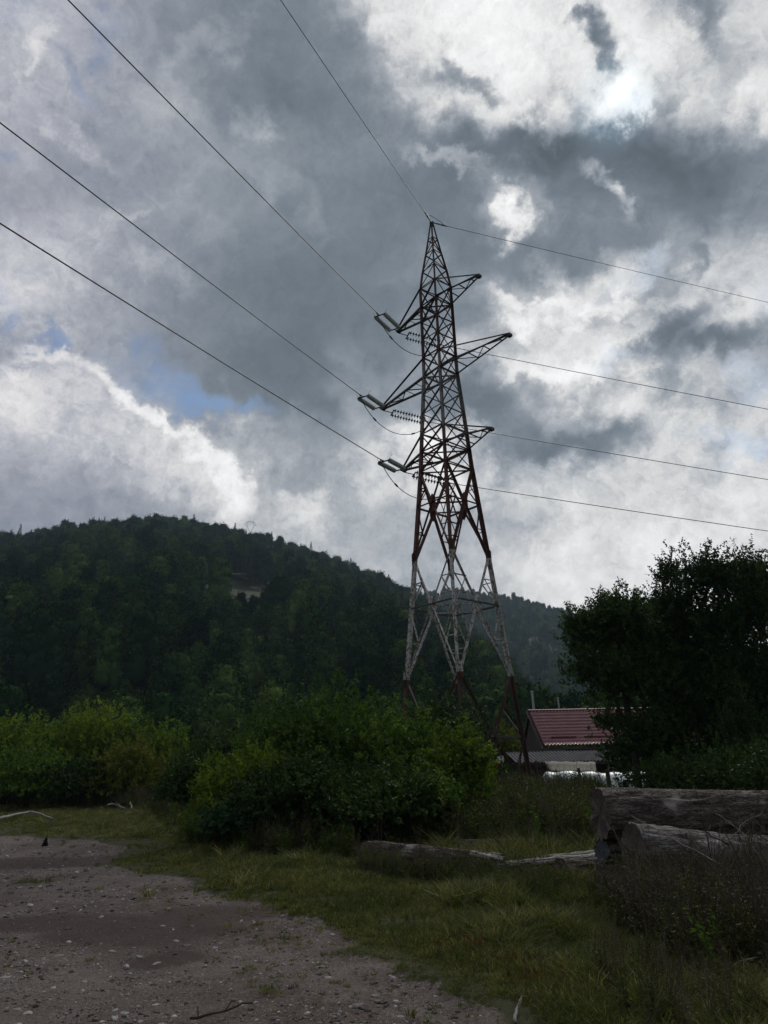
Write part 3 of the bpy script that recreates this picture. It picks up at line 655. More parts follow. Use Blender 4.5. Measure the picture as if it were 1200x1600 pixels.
def fringe():
    gq = np.random.default_rng(99); n = 900; r_ = 100 + 110 * gq.random(n); a_ = -48 + 72 * gq.random(n); x_ = r_ * np.sin(np.radians(a_)); y_ = r_ * np.cos(np.radians(a_))
    z_ = np.maximum(hill_h(a_, r_, near_sky, 130, 620, 1.0, 1), -.9) - .3; s_ = .65 + .45 * gq.random(n)
    scatter('forest_edge', np.stack([x_, y_, z_], 1), np.stack([0 * x_, 0 * x_, gq.random(n) * 6.28], 1), np.stack([s_, s_, s_], 1), gq.integers(0, 5, n), srcs, 'dark fringe of the wood at the foot of the near hill', 'forest')
fringe()
def hill_point(az, r, fam):
    a = (near_sky, 130, 620, 1.0, 1) if fam == 1 else (far_sky, 450, 1150, .6, 2)
    z = float(hill_h(np.array([az], float), np.array([r], float), *a)[0])
    return Vector((r * math.sin(math.radians(az)), r * math.cos(math.radians(az)), z))
# meadow sheet on the near hill
def meadow():
    az = np.linspace(MEAD_AZ[0] - .3, MEAD_AZ[1] + .3, 24); rr = np.linspace(250, 366, 24); A_, R_ = np.meshgrid(az, rr)
    Z = hill_h(A_, R_, near_sky, 130, 620, 1.0, 1) + .5; X = R_ * np.sin(np.radians(A_)); Y = R_ * np.cos(np.radians(A_))
    i = np.arange(23)[:, None] * 24; j = np.arange(23)[None]; F_ = np.stack([i + j, i + j + 1, i + 25 + j, i + 24 + j], -1).reshape(-1, 4)
    tag(link('meadow', mesh_np('meadow', np.stack([X, Y, Z], -1).reshape(-1, 3), F_, None, True), MEADOW), 'olive meadow clearing high on the near hill', kind='structure')
meadow()
# single conifers standing out against the sky on the ridge
for k, px in enumerate([14, 28, 46, 150, 300, 338, 352, 366, 384, 402, 424, 446, 470, 486, 508, 530, 548, 572, 590, 606]):
    az, _ = az_el(px, 850); p = hill_point(az, 612 + 8 * math.sin(k * 3.3), 1)
    root = empty('conifer', p, k * 1.7); h = 1.28 + .25 * math.sin(k * 2.1); root.scale = (h, h, h)
    tag(root, 'dark conifer poking above the canopy on the near ridge line', 'conifer', 'conifers standing out on the ridge line')
    link('crown', srcs[5 + k % 3], None, root)
    mb = MB(); mb.tube([(0, 0, -.6), (0, 0, 3.0)], [.22, .18], 6); mb.build('trunk', BARK, root)

# ------------------------------------------------------------------ transmission tower
lev = dict(T=(.91009, .0015), P1=(.87298, .00588), P2=(.84054, .00991), P3=(.80493, .01481), AU=(.77052, .01848), AL=(.73392, .01863), BU=(.63129, .01899), BL=(.59654, .0192),
           CU=(.49062, .02507), CL=(.45945, .02653), D=(.42572, .02816), H1=(.28319, .03851), H2=(.10873, .0514))
TAZ, PSI = .09901, -.06783
TC = Vector((math.sin(TAZ) * TD, math.cos(TAZ) * TD, 0)); ZB = gh(TC.x, TC.y)
TC.z = ZB
def Zl(z): return z * S + EYE - ZB            # level height above the tower's base
base_w = .0514 + (lev['H2'][0] - (ZB - EYE) / S) * .0767
LV = {k: (Zl(a), b * S) for k, (a, b) in lev.items()}; LV['G'] = (-.1, base_w * S)
hyd = .7071
def corner(k, z, w): a = PSI - k * math.pi / 2; return Vector((w * 1.41421 * math.cos(a), w * 1.41421 * math.sin(a), z))   # k 0 right,1 near,2 left,3 far
def width_at(z):
    ks = sorted(LV.values())
    return float(np.interp(z, [a for a, _ in ks], [b for _, b in ks]))
tower = empty('lattice_tower', TC); tag(tower, 'tall red and white banded lattice transmission tower rising behind the thicket', 'pylon')
order = ['G', 'H2', 'H1', 'D', 'CL', 'CU', 'BL', 'BU', 'AL', 'AU', 'P3', 'P2', 'P1', 'T']
for k in range(4):
    mb = MB()
    for a, b in zip(order[:-1], order[1:]):
        w = {'G': .16, 'H2': .17, 'H1': .17, 'D': .16, 'CL': .15, 'CU': .15, 'BL': .13, 'BU': .12, 'AL': .11, 'AU': .09, 'P3': .08, 'P2': .07, 'P1': .06}[a]
        p, q = corner(k, *LV[a]), corner(k, *LV[b]); c = Vector((0, 0, (p.z + q.z) / 2)); ang = PSI - k * math.pi / 2
        n = -Vector((math.cos(ang + math.pi / 4), math.sin(ang + math.pi / 4), 0))
        mb.angle(p, q, w, n, w * .16)
    mb.build('leg', STEEL, tower)
def member(p, q, w, name, n, off=0., parent=None, mat=None):
    mb = MB(); n = Vector(n); o = n * off; mb.angle(Vector(p) + o, Vector(q) + o, w, n); return mb.build(name, mat or STEEL, parent or tower)
def plate(c, n, w, h, name='gusset_plate', rot=0, taper=1.):
    """flat steel plate, hexagon, facing n"""
    n = Vector(n).normalized(); x = Vector((0, 0, 1)).cross(n).normalized(); y = n.cross(x)
    pr = [(-.5, -.25), (0, -.5), (.5, -.25), (.5, .25), (0, .5), (-.5, .25)]
    v_ = [Vector(c) + x * a * w + y * b * h + n * t for t in (0, .014) for a, b in pr]
    mb = MB(); mb.add(v_, [tuple(reversed(range(6))), tuple(range(6, 12))] + [(i, (i + 1) % 6, (i + 1) % 6 + 6, i + 6) for i in range(6)]); return mb.build(name, STEEL, tower)
def face(k):
    a = PSI - (k + .5) * math.pi / 2; return k, (k + 1) % 4, Vector((math.cos(a), math.sin(a), 0))
def sub(a, b, n):
    out = [LV[a][0] + (LV[b][0] - LV[a][0]) * i / n for i in range(n + 1)]; return [(z, width_at(z)) for z in out]
for f in range(4):
    i, j, n = face(f)
    # peak: one horizontal and one diagonal per panel
    for a, b in (('T', 'P1'), ('P1', 'P2'), ('P2', 'P3'), ('P3', 'AU')):
        member(corner(i, *LV[b]), corner(j, *LV[b]), .055, 'horizontal_brace', n)
        if a != 'T': member(corner(j if f % 2 == 0 else i, *LV[a]), corner(i if f % 2 == 0 else j, *LV[b]), .05, 'diagonal_brace', n, -.012)
    # body: crossed panels
    panels = []
    for a, b, m in (('AU', 'AL', 1), ('AL', 'BU', 3), ('BU', 'BL', 1), ('BL', 'CU', 3), ('CU', 'CL', 1), ('CL', 'D', 1)):
        s_ = sub(a, b, m); panels += list(zip(s_[:-1], s_[1:]))
    for (p, q) in panels:
        member(corner(i, *q), corner(j, *p), .055, 'diagonal_brace', n, -.012)
        member(corner(j, *q), corner(i, *p), .075, 'diagonal_brace', n, .014)
    for l in ('AL', 'BU', 'BL', 'CU', 'CL', 'D'):
        member(corner(i, *LV[l]), corner(j, *LV[l]), .085 if l in ('AL', 'BL', 'CL') else .07, 'horizontal_brace', n, -.03)
    # lower big panels
    for a, b, wd in (('D', 'H1', .115), ('H1', 'H2', .085), ('H2', 'G', .085)):
        (za, wa), (zb, wb) = LV[a], LV[b]; A1, A2, B1, B2 = corner(i, za, wa), corner(j, za, wa), corner(i, zb, wb), corner(j, zb, wb)
        t = wa / (wa + wb); X = A1.lerp(B2, t); zc = X.z; wc = width_at(zc)
        member(A1, B2, wd, 'diagonal_brace', n, .016); member(A2, B1, wd, 'diagonal_brace', n, -.016)
        plate(X + n * .04, n, .42, .95 if a == 'D' else .8)
        L1, L2 = corner(i, zc, wc), corner(j, zc, wc)
        hm_ = None if a == 'D' else STEEL_ARM; member(L1, X, .08, 'horizontal_brace', n, .05, None, hm_); member(X, L2, .08, 'horizontal_brace', n, .05, None, hm_)
        for (Lg, Aa, Bb) in ((L1, A1, B1), (L2, A2, B2)):
            # redundants between leg and diagonal, above and below the crossing
            for (E_, fr) in ((Aa, .5), (Bb, .5)):
                m = E_.lerp(X, fr); zz = m.z; kk = i if Lg is L1 else j; lg = corner(kk, zz, width_at(zz))
                member(lg, m, .05, 'secondary_strut', n, .03)
                member(Lg, m, .05, 'secondary_strut', n, .075)
            m = Bb.lerp(X, .25); kk = i if Lg is L1 else j; member(corner(kk, m.z, width_at(m.z)), m, .045, 'secondary_strut', n, .03)
    # inner diamond linking the four crossings
for a, b in (('D', 'H1'), ('H1', 'H2'), ('H2', 'G')):
    (za, wa), (zb, wb) = LV[a], LV[b]; t = wa / (wa + wb); z = za + (zb - za) * t; w = width_at(z)
    mids = []
    for f in range(4):
        i, j, n = face(f); mids.append((corner(i, z, w) + corner(j, z, w)) / 2 + Vector((0, 0, -.05)))
    for q in range(4): member(mids[q], mids[(q + 1) % 4], .07, 'diaphragm_brace', (0, 0, 1))
for l in ('AL', 'BL', 'CL', 'D'):
    z, w = LV[l]
    member(corner(0, z, w), corner(2, z, w), .06, 'diaphragm_brace', (0, 0, 1), -.06); member(corner(1, z, w), corner(3, z, w), .06, 'diaphragm_brace', (0, 0, 1), -.14)
for l in ('H1', 'H2'):
    for k in range(4):
        c = corner(k, *LV[l]); ang = PSI - k * math.pi / 2
        for s_ in (-1, 1):
            n = Vector((math.cos(ang + s_ * math.pi / 4), math.sin(ang + s_ * math.pi / 4), 0)); plate(c + n * .03, n, .34, 1.0)
for k in range(4):
    mb = MB(); c = corner(k, *LV['G']); mb.lathe([(.0, .35), (.38, .35), (.42, .3), (.5, -.5)], Matrix.Translation((c.x, c.y, 0)), 4); mb.build('footing', surface('concrete_footing', [(.3, (.16, .155, .15)), (.7, (.26, .25, .24))], 6) if k == 0 else bpy.data.materials['concrete_footing'], tower)
# small painted plate on the near face crossing
mb = MB(); c = (corner(0, Zl(.0), width_at(Zl(.0))) + corner(1, Zl(.0), width_at(Zl(.0)))) / 2 + face(0)[2] * .16
mb.box(c, (.42, .03, .26), Matrix.Rotation(PSI - math.pi / 4 + math.pi / 2, 3, 'Z')); sg = mb.build('sign_plate', surface('white_sign_enamel', [(.3, (.5, .5, .5)), (.7, (.62, .6, .6))], 5, bump=.05), tower)
mb = MB(); mb.box(c + Vector((0, -.005, -.25)), (.44, .03, .22), Matrix.Rotation(PSI - math.pi / 4 + math.pi / 2, 3, 'Z')); mb.build('sign_plate', surface('red_sign_enamel', [(.3, (.28, .05, .04)), (.7, (.36, .08, .06))], 5, bump=.05), tower)
# cross arms
ax = Vector((math.cos(PSI - math.pi / 4), math.sin(PSI - math.pi / 4), 0)); ay = Vector((-ax.y, ax.x, 0))
TIPS = {}
for up_, lo_, ln in (('AU', 'AL', .09717), ('BU', 'BL', .14534), ('CU', 'CL', .09603)):
    for s_, (k1, k2) in ((1, (0, 1)), (-1, (2, 3))):
        zt, wt = LV[lo_]; zu, wu = LV[up_]; tip = ax * s_ * ln * S + Vector((0, 0, zt + .02)); TIPS[(lo_, s_)] = tip
        mb = MB()
        ch = []
        for k in (k1, k2):
            e = ay * (.07 if corner(k, 0, 1).dot(ay) > 0 else -.07)
            lo, hi = corner(k, zt, wt), corner(k, zu, wu); mb.angle(lo, tip + e, .095, (0, 0, 1)); mb.angle(hi, tip + e + Vector((0, 0, .12)), .075, (0, 0, -1)); ch.append((lo, hi, e))
        ca = mb.build('cross_arm', STEEL_ARM, tower)
        nseg = 4 if lo_ == 'BL' else 3
        for q in range(1, nseg + 1):
            t0, t1 = (q - 1) / (nseg + .6), q / (nseg + .6); a0, b0 = ch[0][0], ch[1][0]
            pa = lambda t: ch[0][0].lerp(tip, t); pb = lambda t: ch[1][0].lerp(tip, t)
            member(pa(t1), pb(t1), .045, 'lacing_bar', (0, 0, 1), .02, ca, STEEL_ARM)
            member(pa(t0) if q % 2 else pb(t0), pb(t1) if q % 2 else pa(t1), .045, 'lacing_bar', (0, 0, 1), .05, ca, STEEL_ARM)
        mb = MB(); mb.box(tip, (.2, .24, .14), Matrix.Rotation(PSI - math.pi / 4, 3, 'Z')); mb.build('tip_plate', STEEL_ARM, ca)
mb = MB(); zt = LV['T'][0]; mb.box((0, 0, zt + .02), (.22, .22, .12)); mb.box((0, 0, zt - .1), (.14, .14, .12)); mb.build('peak_cap', STEEL_ARM, tower)

# ------------------------------------------------------------------ insulators and cables
AZL, AZR = R(26.6 + 180), R(74.7)
def hdir(az, el): return Vector((math.sin(az) * math.cos(el), math.cos(az) * math.cos(el), math.sin(el)))
def span(start, az, slope, span_len, smax, r, name, label, n=60, group=None):
    """hanging cable: parabola starting down at `slope`, lowest at mid-span"""
    pts = []
    for i in range(n + 1):
        s_ = smax * (i / n) ** 1.3; z = -math.tan(slope) * s_ * (1 - s_ / span_len)
        pts.append(Vector(start) + Vector((math.sin(az) * s_, math.cos(az) * s_, z)))
    mb = MB(); mb.tube(pts, r, 6); o = mb.build(name, CABLE); tag(o, label, 'power line', group); return o
def disc_mesh():
    mb = MB(); mb.lathe([(.02, -.05), (.035, -.045), (.045, -.01), (.125, .004), (.13, .018), (.05, .03), (.03, .05), (.02, .07)], Matrix.Identity(4), 12); return mb.mesh('disc', True)
DISC_G = disc_mesh(); DISC_G.materials.append(GLASS); DISC_D = disc_mesh(); DISC_D.materials.append(dm)
def string(tipw, az, el, mesh, label, L0=.55, nd=11, sp=.168, gap=.29):
    d = hdir(az, el); side = Vector((math.cos(az), -math.sin(az), 0)); root = empty('insulator_string', tipw); tag(root, label, 'insulator')
    q = d.to_track_quat('Z', 'Y').to_matrix().to_4x4(); Ls = nd * sp
    a = d * L0
    for s_ in (-1, 1):
        for k in range(nd):
            o = link('disc', mesh, None, root); o.matrix_local = Matrix.Translation(a + side * gap * s_ + d * (sp * (k + .5))) @ q
        mb = MB(); mb.tube([a + side * gap * s_ - d * .03, a + side * gap * s_ + d * (Ls + .05)], .016, 6); mb.build('core_rod', FITTING, root)
    for t in (0, Ls + .03):
        mb = MB(); mb.tube([a + d * t - side * (gap + .05), a + d * t + side * (gap + .05)], .038, 6); mb.build('yoke_plate', FITTING, root)
    mb = MB(); mb.tube([(0, 0, 0), a], .03, 6); mb.build('link_rod', FITTING, root)
    e = a + d * (Ls + .03); f = e + d * .42; mb = MB(); mb.tube([e, f], [.045, .03], 6); mb.build('strain_clamp', FITTING, root)
    mb = MB()
    for s_ in (-1, 1): mb.tube([e + side * gap * s_, e + side * (gap + .06) * s_ + Vector((0, 0, .16)), e + side * (gap + .14) * s_ + Vector((0, 0, .34)) - d * .1], .009, 5)
    mb.build('arcing_horn', FITTING, root)
    return Vector(tipw) + f
names = {'AL': 'top', 'BL': 'middle', 'CL': 'bottom'}
for l in ('AL', 'BL', 'CL'):
    t = TC + TIPS[(l, -1)] + Vector((0, 0, -.12)); nm = names[l]
    fl = string(t, AZL, R(-7), GLASS and DISC_G, 'green glass twin insulator string on the left side of the %s cross arm' % nm)
    fr = string(t, AZR, R(-9), DISC_D, 'dark twin insulator string running right from the %s left cross arm' % nm)
    span(fl, AZL, R(5.0), 220, 75, .021, 'power_cable', '%s conductor climbing to the upper left from the tower' % nm)
    span(fr, AZR, R(4.4), 330, 300, .021, 'power_cable', '%s conductor running to the right edge from the tower' % nm)
    # jumper loop below the arm
    pts = []
    for k in range(25):
        s_ = k / 24; b = fl.lerp(fr, s_); dev = (1 - (2 * s_ - 1) ** 2); out = (t - (fl + fr) / 2); out.z = 0
        pts.append(b + Vector((0, 0, -1.35 * dev ** .8)) - out * 0 + out.normalized() * .3 * dev)
    mb = MB(); mb.tube(pts, .02, 6); j = mb.build('jumper_cable', CABLE); tag(j, 'looping jumper cable under the %s left cross arm' % nm, 'cable')
    for k in (5, 18):
        mb = MB(); mb.tube([pts[k], pts[k + 1]], .045, 6); mb.build('connector', FITTING, j)
pk = TC + Vector((0, 0, LV['T'][0] + .1))
dL, dR = hdir(AZL, R(-5)), hdir(AZR, R(-6))
span(pk + dL * .2, AZL, R(5.0), 220, 75, .015, 'earth_wire', 'thin earth wire climbing to the top edge from the tower peak')
span(pk + dR * .2, AZR, R(4.4), 330, 300, .015, 'earth_wire', 'thin earth wire running right from the tower peak')
for d_, nm in ((dL, 'left'), (dR, 'right')):
    mb = MB(); mb.tube([pk + d_ * .1, pk + d_ * .5], [.03, .045], 6); mb.tube([pk + d_ * .55, pk + d_ * .95], [.05, .03], 6)
    tag(mb.build('strain_clamp', FITTING), 'dark strain clamp at the tower peak on its %s side' % nm, 'clamp')
mb = MB(); mb.tube([pk + dL * .7, pk + dL * .3 + Vector((0, 0, .32)), pk + Vector((.1, 0, .38)), pk + dR * .5 + Vector((0, 0, .25)), pk + dR * .85], .014, 5)
tag(mb.build('earth_jumper', CABLE), 'small wire loop over the tower peak', 'cable')

# far lattice pylon on the ridge
az, _ = az_el(391, 830); p = hill_point(az, 640, 1); p.z = at_dist(391, 830, 640).z - 9
fp = empty('far_pylon', p, R(20)); tag(fp, 'tiny grey lattice pylon with a loop head on the distant ridge', 'pylon')
FAR = surface('far_galvanised_steel', [(.3, (.10, .11, .12)), (.7, (.16, .17, .18))], 1)
def fbar(pts, name, r=.17):
    mb = MB(); mb.tube(pts, r, 5); mb.build(name, FAR, fp)
k = .60
for s_ in (-1, 1):
    fbar([(s_ * 2.2 * k, 0, -6), (s_ * .4 * k, 0, 13 * k), (s_ * 6 * k, 0, 24 * k), (s_ * 4.4 * k, 0, 31 * k)], 'leg')
    fbar([(s_ * 6 * k, 0, 24 * k), (s_ * 9.5 * k, 0, 25.5 * k), (s_ * 4.4 * k, 0, 31 * k)], 'cross_arm')
    fbar([(s_ * .4 * k, 0, 13 * k), (-s_ * 1.2 * k, 0, 5 * k)], 'brace', .1)
fbar([(-4.4 * k, 0, 31 * k), (4.4 * k, 0, 31 * k)], 'cross_arm')
for x in (-3, 0, 3): fbar([(x * k, 0, 31 * k), (x * k * .9, 0, 27.5 * k)], 'insulator', .08)

# ------------------------------------------------------------------ farmyard behind the tower
TILE = surface('faded_red_metal_roof', [(.3, (.42, .20, .205)), (.7, (.54, .30, .305))], 2.2, rough=.28, bump=.05, spec=.7)
DARKRED = surface('dark_red_guard', [(.3, (.08, .012, .014)), (.7, (.12, .02, .02))], 3, rough=.5)
BOARD = surface('weathered_dark_boards', [(.3, (.035, .028, .024)), (.7, (.075, .06, .052))], 3, bump=.5, stretch=(1, 1, .15))
FIBRE = surface('grey_fibre_cement_sheet', [(.3, (.045, .045, .05)), (.7, (.10, .10, .11))], 2.5, bump=.2)
PALEWALL = surface('pale_render', [(.3, (.34, .35, .33)), (.7, (.46, .47, .44))], 1.5, bump=.2)
FILM = surface('white_plastic_film', [(.3, (.58, .64, .63)), (.7, (.74, .79, .78))], 1.5, rough=.35, bump=.15, bdist=.05)
POST = surface('old_timber_post', [(.3, (.03, .026, .022)), (.7, (.06, .052, .045))], 4, bump=.4)
BD = 41.0
A0 = at_dist(826, 1113, BD); A1 = Vector((17.2, 41.1, A0.z))          # ridge ends
e0 = at_dist(846, 1169, BD - 2.3)
bx = (A1 - A0); bx.z = 0; blen = bx.length; bx.normalize(); by = Vector((-bx.y, bx.x, 0))      # by points away from camera
gz = gh(A0.x, A0.y); ridge = A0.z - gz; eave = e0.z - gz; half = 2.3
barn = empty('barn', (A0.x, A0.y, gz), math.atan2(bx.y, bx.x)); tag(barn, 'dark timber barn with a faded red tiled metal roof', 'barn')
# local: x along ridge, -y toward camera
slope = math.hypot(half, ridge - eave)
def roof_sheet(sign):
    nx, nrow = int(blen / .045), 11; V_, F_ = [], []
    rows = []
    for r_ in range(nrow): rows += [(max(r_ - .6, 0) / nrow, 0.), ((r_ + .98) / nrow, .13)]
    
    for (t, lift) in rows:
        for i in range(nx + 1):
            x = blen * i / nx; wv = .045 * (math.cos(x / .19 * 2 * math.pi)); wv = wv if wv > -.02 else -.02
            y = sign * half * (1 - 0) * t; z = ridge + (eave - ridge) * t + wv + .03 + lift
            V_.append((x, y, z))
    w = nx + 1
    for a in range(len(rows) - 1):
        for i in range(nx): F_.append((a * w + i, a * w + i + 1, (a + 1) * w + i + 1, (a + 1) * w + i))
    return mesh_np('roof', V_, F_, None, False, TILE)
rf = link('roof', roof_sheet(-1), None, barn); link('roof', roof_sheet(1), None, barn)
mb = MB(); mb.tube([(-.05, 0, ridge + .07), (blen + .05, 0, ridge + .07)], .075, 8); mb.build('ridge_cap', DARKRED, rf)
for x0_, x1_ in ((.55, 1.9), (2.35, 3.9), (4.5, 6.0)):
    t = .80; mb = MB(); mb.box(((x0_ + x1_) / 2, -half * t - .05, ridge + (eave - ridge) * t + .13), (x1_ - x0_, .05, .10)); mb.build('snow_guard', DARKRED, rf)
for s_ in (-1, 1):
    mb = MB(); mb.angle((-.03, s_ * half, eave - .02), (-.03, 0, ridge + .06), .14, (0, 0, -1)); mb.build('verge_board', BOARD, barn)
nb_ = 18
for i in range(nb_):     # gable boards, one by one
    y0, y1 = -half * .93 + 2 * half * .93 * i / nb_, -half * .93 + 2 * half * .93 * (i + 1) / nb_; zt = ridge + (eave - ridge) * (max(abs(y0), abs(y1)) / half) - .03
    for xx, nm_ in ((.12, 'board'), (blen - .12, 'board')):
        mb = MB(); mb.box((xx, (y0 + y1) / 2, zt / 2), (.025 + .008 * (i % 2), (y1 - y0) * .94, zt)); mb.build(nm_, BOARD, barn)
mb = MB(); mb.box((blen / 2, -half * .9, eave / 2 - .02), (blen - .3, .1, eave - .05)); mb.box((blen / 2, half * .9, eave / 2 - .02), (blen - .3, .1, eave - .05)); mb.build('wall', BOARD, barn)
mb = MB(); mb.box((.6, -half * .9 - .07, eave - .17), (1.1, .03, .22)); mb.build('pale_panel', PALEWALL, barn)
mb = MB(); mb.box((blen / 2, -half * .98, eave - .05), (blen, .06, .1)); mb.build('fascia', BOARD, barn)
# lean-to in front with a corrugated sheet roof
SD = 37.5
s0 = at_dist(790, 1176, SD); s1 = s0 + Vector((9.2, 1.05, 0)); sg_ = gh(s0.x, s0.y); front = at_dist(790, 1192, SD - 1.6)
sx = (s1 - s0); sx.z = 0; sl_ = sx.length
shed = empty('shed', (s0.x, s0.y, sg_), math.atan2(sx.y, sx.x)); tag(shed, 'open lean-to shed with grey corrugated roof in front of the barn', 'shed')
hb_, hf_ = s0.z - sg_, front.z - sg_
nxs = int(sl_ / .022); V_, F_ = [], []
for r_ in range(2):
    for i in range(nxs + 1):
        x = sl_ * i / nxs; V_.append((x, -1.7 * r_, hb_ + (hf_ - hb_) * r_ + .035 * math.sin(x / .177 * 6.283)))
for i in range(nxs): F_.append((i, nxs + 1 + i, nxs + 2 + i, i + 1))
link('roof', mesh_np('roof', V_, F_, None, False, FIBRE), None, shed)
for i in range(7):
    x = .15 + (sl_ - .3) * i / 6; mb = MB(); mb.box((x, -1.6, hf_ / 2 - .05), (.11, .11, hf_ - .05)); mb.build('post', POST, shed)
mb = MB(); mb.box((sl_ / 2, -1.6, hf_ - .1), (sl_, .08, .12)); mb.build('beam', POST, shed)
for i in range(26):
    x = .1 + (sl_ - .2) * (i + .5) / 26; mb = MB(); mb.box((x, 0, hb_ / 2 - .06), ((sl_ - .2) / 26 * .95, .03 + .01 * (i % 2), hb_ - .1)); mb.build('board', BOARD, shed)
# slanting pale canvas sheet under the lean-to edge
PW = surface('dirty_canvas', [(.3, (.15, .145, .12)), (.7, (.24, .23, .19))], 3, bump=.4)
c0, c1 = at_dist(851, 1190, 34.8), at_dist(930, 1191, 34.8); c2, c3 = at_dist(932, 1206, 34.0), at_dist(862, 1206, 34.0)
V_ = []; F_ = []
for i in range(13):
    for j in range(5):
        a = c0.lerp(c1, i / 12); b = c3.lerp(c2, i / 12); q = a.lerp(b, j / 4); q.z -= .05 * math.sin(j / 4 * math.pi) + .02 * math.sin(i * 2.1 + j); V_.append(q)
for i in range(12):
    for j in range(4): F_.append((i * 5 + j, (i + 1) * 5 + j, (i + 1) * 5 + j + 1, i * 5 + j + 1))
o = link('canvas_sheet', mesh_np('canvas_sheet', V_, F_, None, True, PW)); sm_ = o.modifiers.new('thickness', 'SOLIDIFY'); sm_.thickness = .02
tag(o, 'grubby slanting canvas sheet below the corrugated roof', 'canvas')
# low white plastic tunnel
def tunnel():
    q0 = at_dist(835, 1222, 31.5); q1 = at_dist(1010, 1222, 32.5); z0 = gh(q0.x, q0.y); top = at_dist(870, 1207, 31.5).z - z0
    d = q1 - q0; d.z = 0; Ln = d.length; root = empty('plastic_tunnel', (q0.x, q0.y, z0), math.atan2(d.y, d.x)); tag(root, 'low tunnel covered with white plastic film beside the tower foot', 'greenhouse')
    nx, na = 46, 14; V_, F_ = [], []
    for i in range(nx + 1):
        x = Ln * i / nx; sag = .07 * abs(math.sin(x / .95 * math.pi)) - .06 + .05 * math.sin(x * 1.3)
        k = min(1, .25 + math.sqrt(max(x, 0) / .9)) if x < .5 else 1
        for j in range(na + 1):
            a = math.pi * (.14 + .72 * j / na); V_.append((x, -math.cos(a) * .75, (top + sag) * k * math.sin(a) ** .8))
    for i in range(nx):
        for j in range(na): F_.append((i * (na + 1) + j, (i + 1) * (na + 1) + j, (i + 1) * (na + 1) + j + 1, i * (na + 1) + j + 1))
    link('film_cover', mesh_np('film_cover', V_, F_, None, True, FILM), None, root)
    for i in range(8):
        x = Ln * i / 7; mb = MB(); mb.tube([(x, -math.cos(a) * .77, (top) * math.sin(a)) for a in np.linspace(0, math.pi, 13)], .02, 6); mb.build('hoop', FITTING, root)
    mb = MB(); mb.tube([(0, -.8, top * .45), (Ln, -.8, top * .45)], .018, 5); mb.build('side_rail', FITTING, root)
    mb = MB(); mb.box((2.35, -.85, .3), (.07, .05, .9), Matrix.Rotation(.18, 3, 'Y')); mb.build('white_strut', PALEWALL, root)
tunnel()
# yard posts and stakes
for px, dist, y0, w, lab in ((903, 30.5, 1200, .14, 'leaning dark stake in front of the white tunnel'), (945, 30.5, 1203, .20, 'thick pale wooden post in front of the white tunnel'), (836, 31.0, 1188, .07, 'thin dark stake at the left end of the white tunnel')):
    p = at_dist(px, 1180, dist); z = gh(p.x, p.y); t = at_dist(px, y0, dist).z - z; mb = MB(); mb.tube([(0, 0, -.1), (.03, 0, t * .5), (-.04 if px == 903 else .02, 0, t)], [w * .5, w * .5, w * .42], 8)
    o = mb.build('wooden_post', POST if px != 945 else BOARD); o.location = (p.x, p.y, z); tag(o, lab, 'post')
# concrete utility poles behind the barn
CONC = surface('pole_concrete', [(.3, (.22, .23, .23)), (.7, (.31, .32, .31))], 3, bump=.2)
for px, dist, y0, w, lab in ((841, 60, 1080, .12, 'taller pale concrete pole behind the left end of the red roof'), (881.5, 74, 1090, .09, 'thin pale pole behind the middle of the red roof')):
    p = at_dist(px, 1180, dist); z = gh(p.x, p.y); t = at_dist(px, y0, dist).z - z
    o = empty('utility_pole', (p.x, p.y, z)); tag(o, lab, 'pole'); mb = MB(); mb.tube([(0, 0, -.3), (-.02, 0, t)], [w * 1.25, w * .8], 10); mb.build('shaft', CONC, o)
    mb = MB(); mb.box((-.02, 0, t + .03), (w * 2.2, .12, .08)); mb.build('cap', CONC, o)

# ------------------------------------------------------------------ logs
def bark_mat(name, a, b, c, sc_=6.):
    m = new_mat(name); t, nn = mat_nodes(m); tc_ = nn('ShaderNodeTexCoord'); mp = nn('ShaderNodeMapping', i={0: tc_.outputs['Object'], 'Scale': (.28, 1., 1.)})
    nz = nn('ShaderNodeTexNoise', i={'Vector': mp.outputs[0], 'Scale': sc_, 'Detail': 8., 'Roughness': .7}); vo = nn('ShaderNodeTexVoronoi', feature='DISTANCE_TO_EDGE', i={'Vector': mp.outputs[0], 'Scale': sc_ * 3.2})
    big_ = nn('ShaderNodeTexNoise', i={'Vector': tc_.outputs['Object'], 'Scale': 1.6, 'Detail': 4.})
    col = ramp(nn, nz.outputs[0], [(.32, a), (.5, b), (.68, c)])
    bare = nn('ShaderNodeMapRange', interpolation_type='SMOOTHSTEP', i={0: big_.outputs[0], 1: .66, 2: .74}).outputs[0]
    col = nn('ShaderNodeMix', data_type='RGBA', i={0: bare, 6: col, 7: (c[0] * 1.15, c[1] * 1.15, c[2] * 1.2, 1)}).outputs[2]
    crk = nn('ShaderNodeMapRange', i={0: vo.outputs['Distance'], 1: 0., 2: .12}).outputs[0]
    hgt = nn('ShaderNodeMath', operation='ADD', i={0: crk, 1: nz.outputs[0]}).outputs[0]
    st = nn('ShaderNodeMath', operation='MULTIPLY_ADD', i={0: bare, 1: -.6, 2: .9}).outputs[0]
    b_ = nn('ShaderNodeBump', i={'Strength': st, 'Distance': .03, 'Height': hgt})
    p = nn('ShaderNodeBsdfPrincipled', i={'Base Color': col, 'Roughness': .85, 'Specular IOR Level': .25, 'Normal': b_.outputs[0]}); nn('ShaderNodeOutputMaterial', i={0: p.outputs[0]}); return m
LOGBARK = bark_mat('grey_log_bark', (.030, .024, .021), (.090, .072, .062), (.20, .172, .155), 12.)
LOGBARE = bark_mat('stripped_log_wood', (.045, .037, .034), (.125, .112, .108), (.25, .235, .23), 8.)
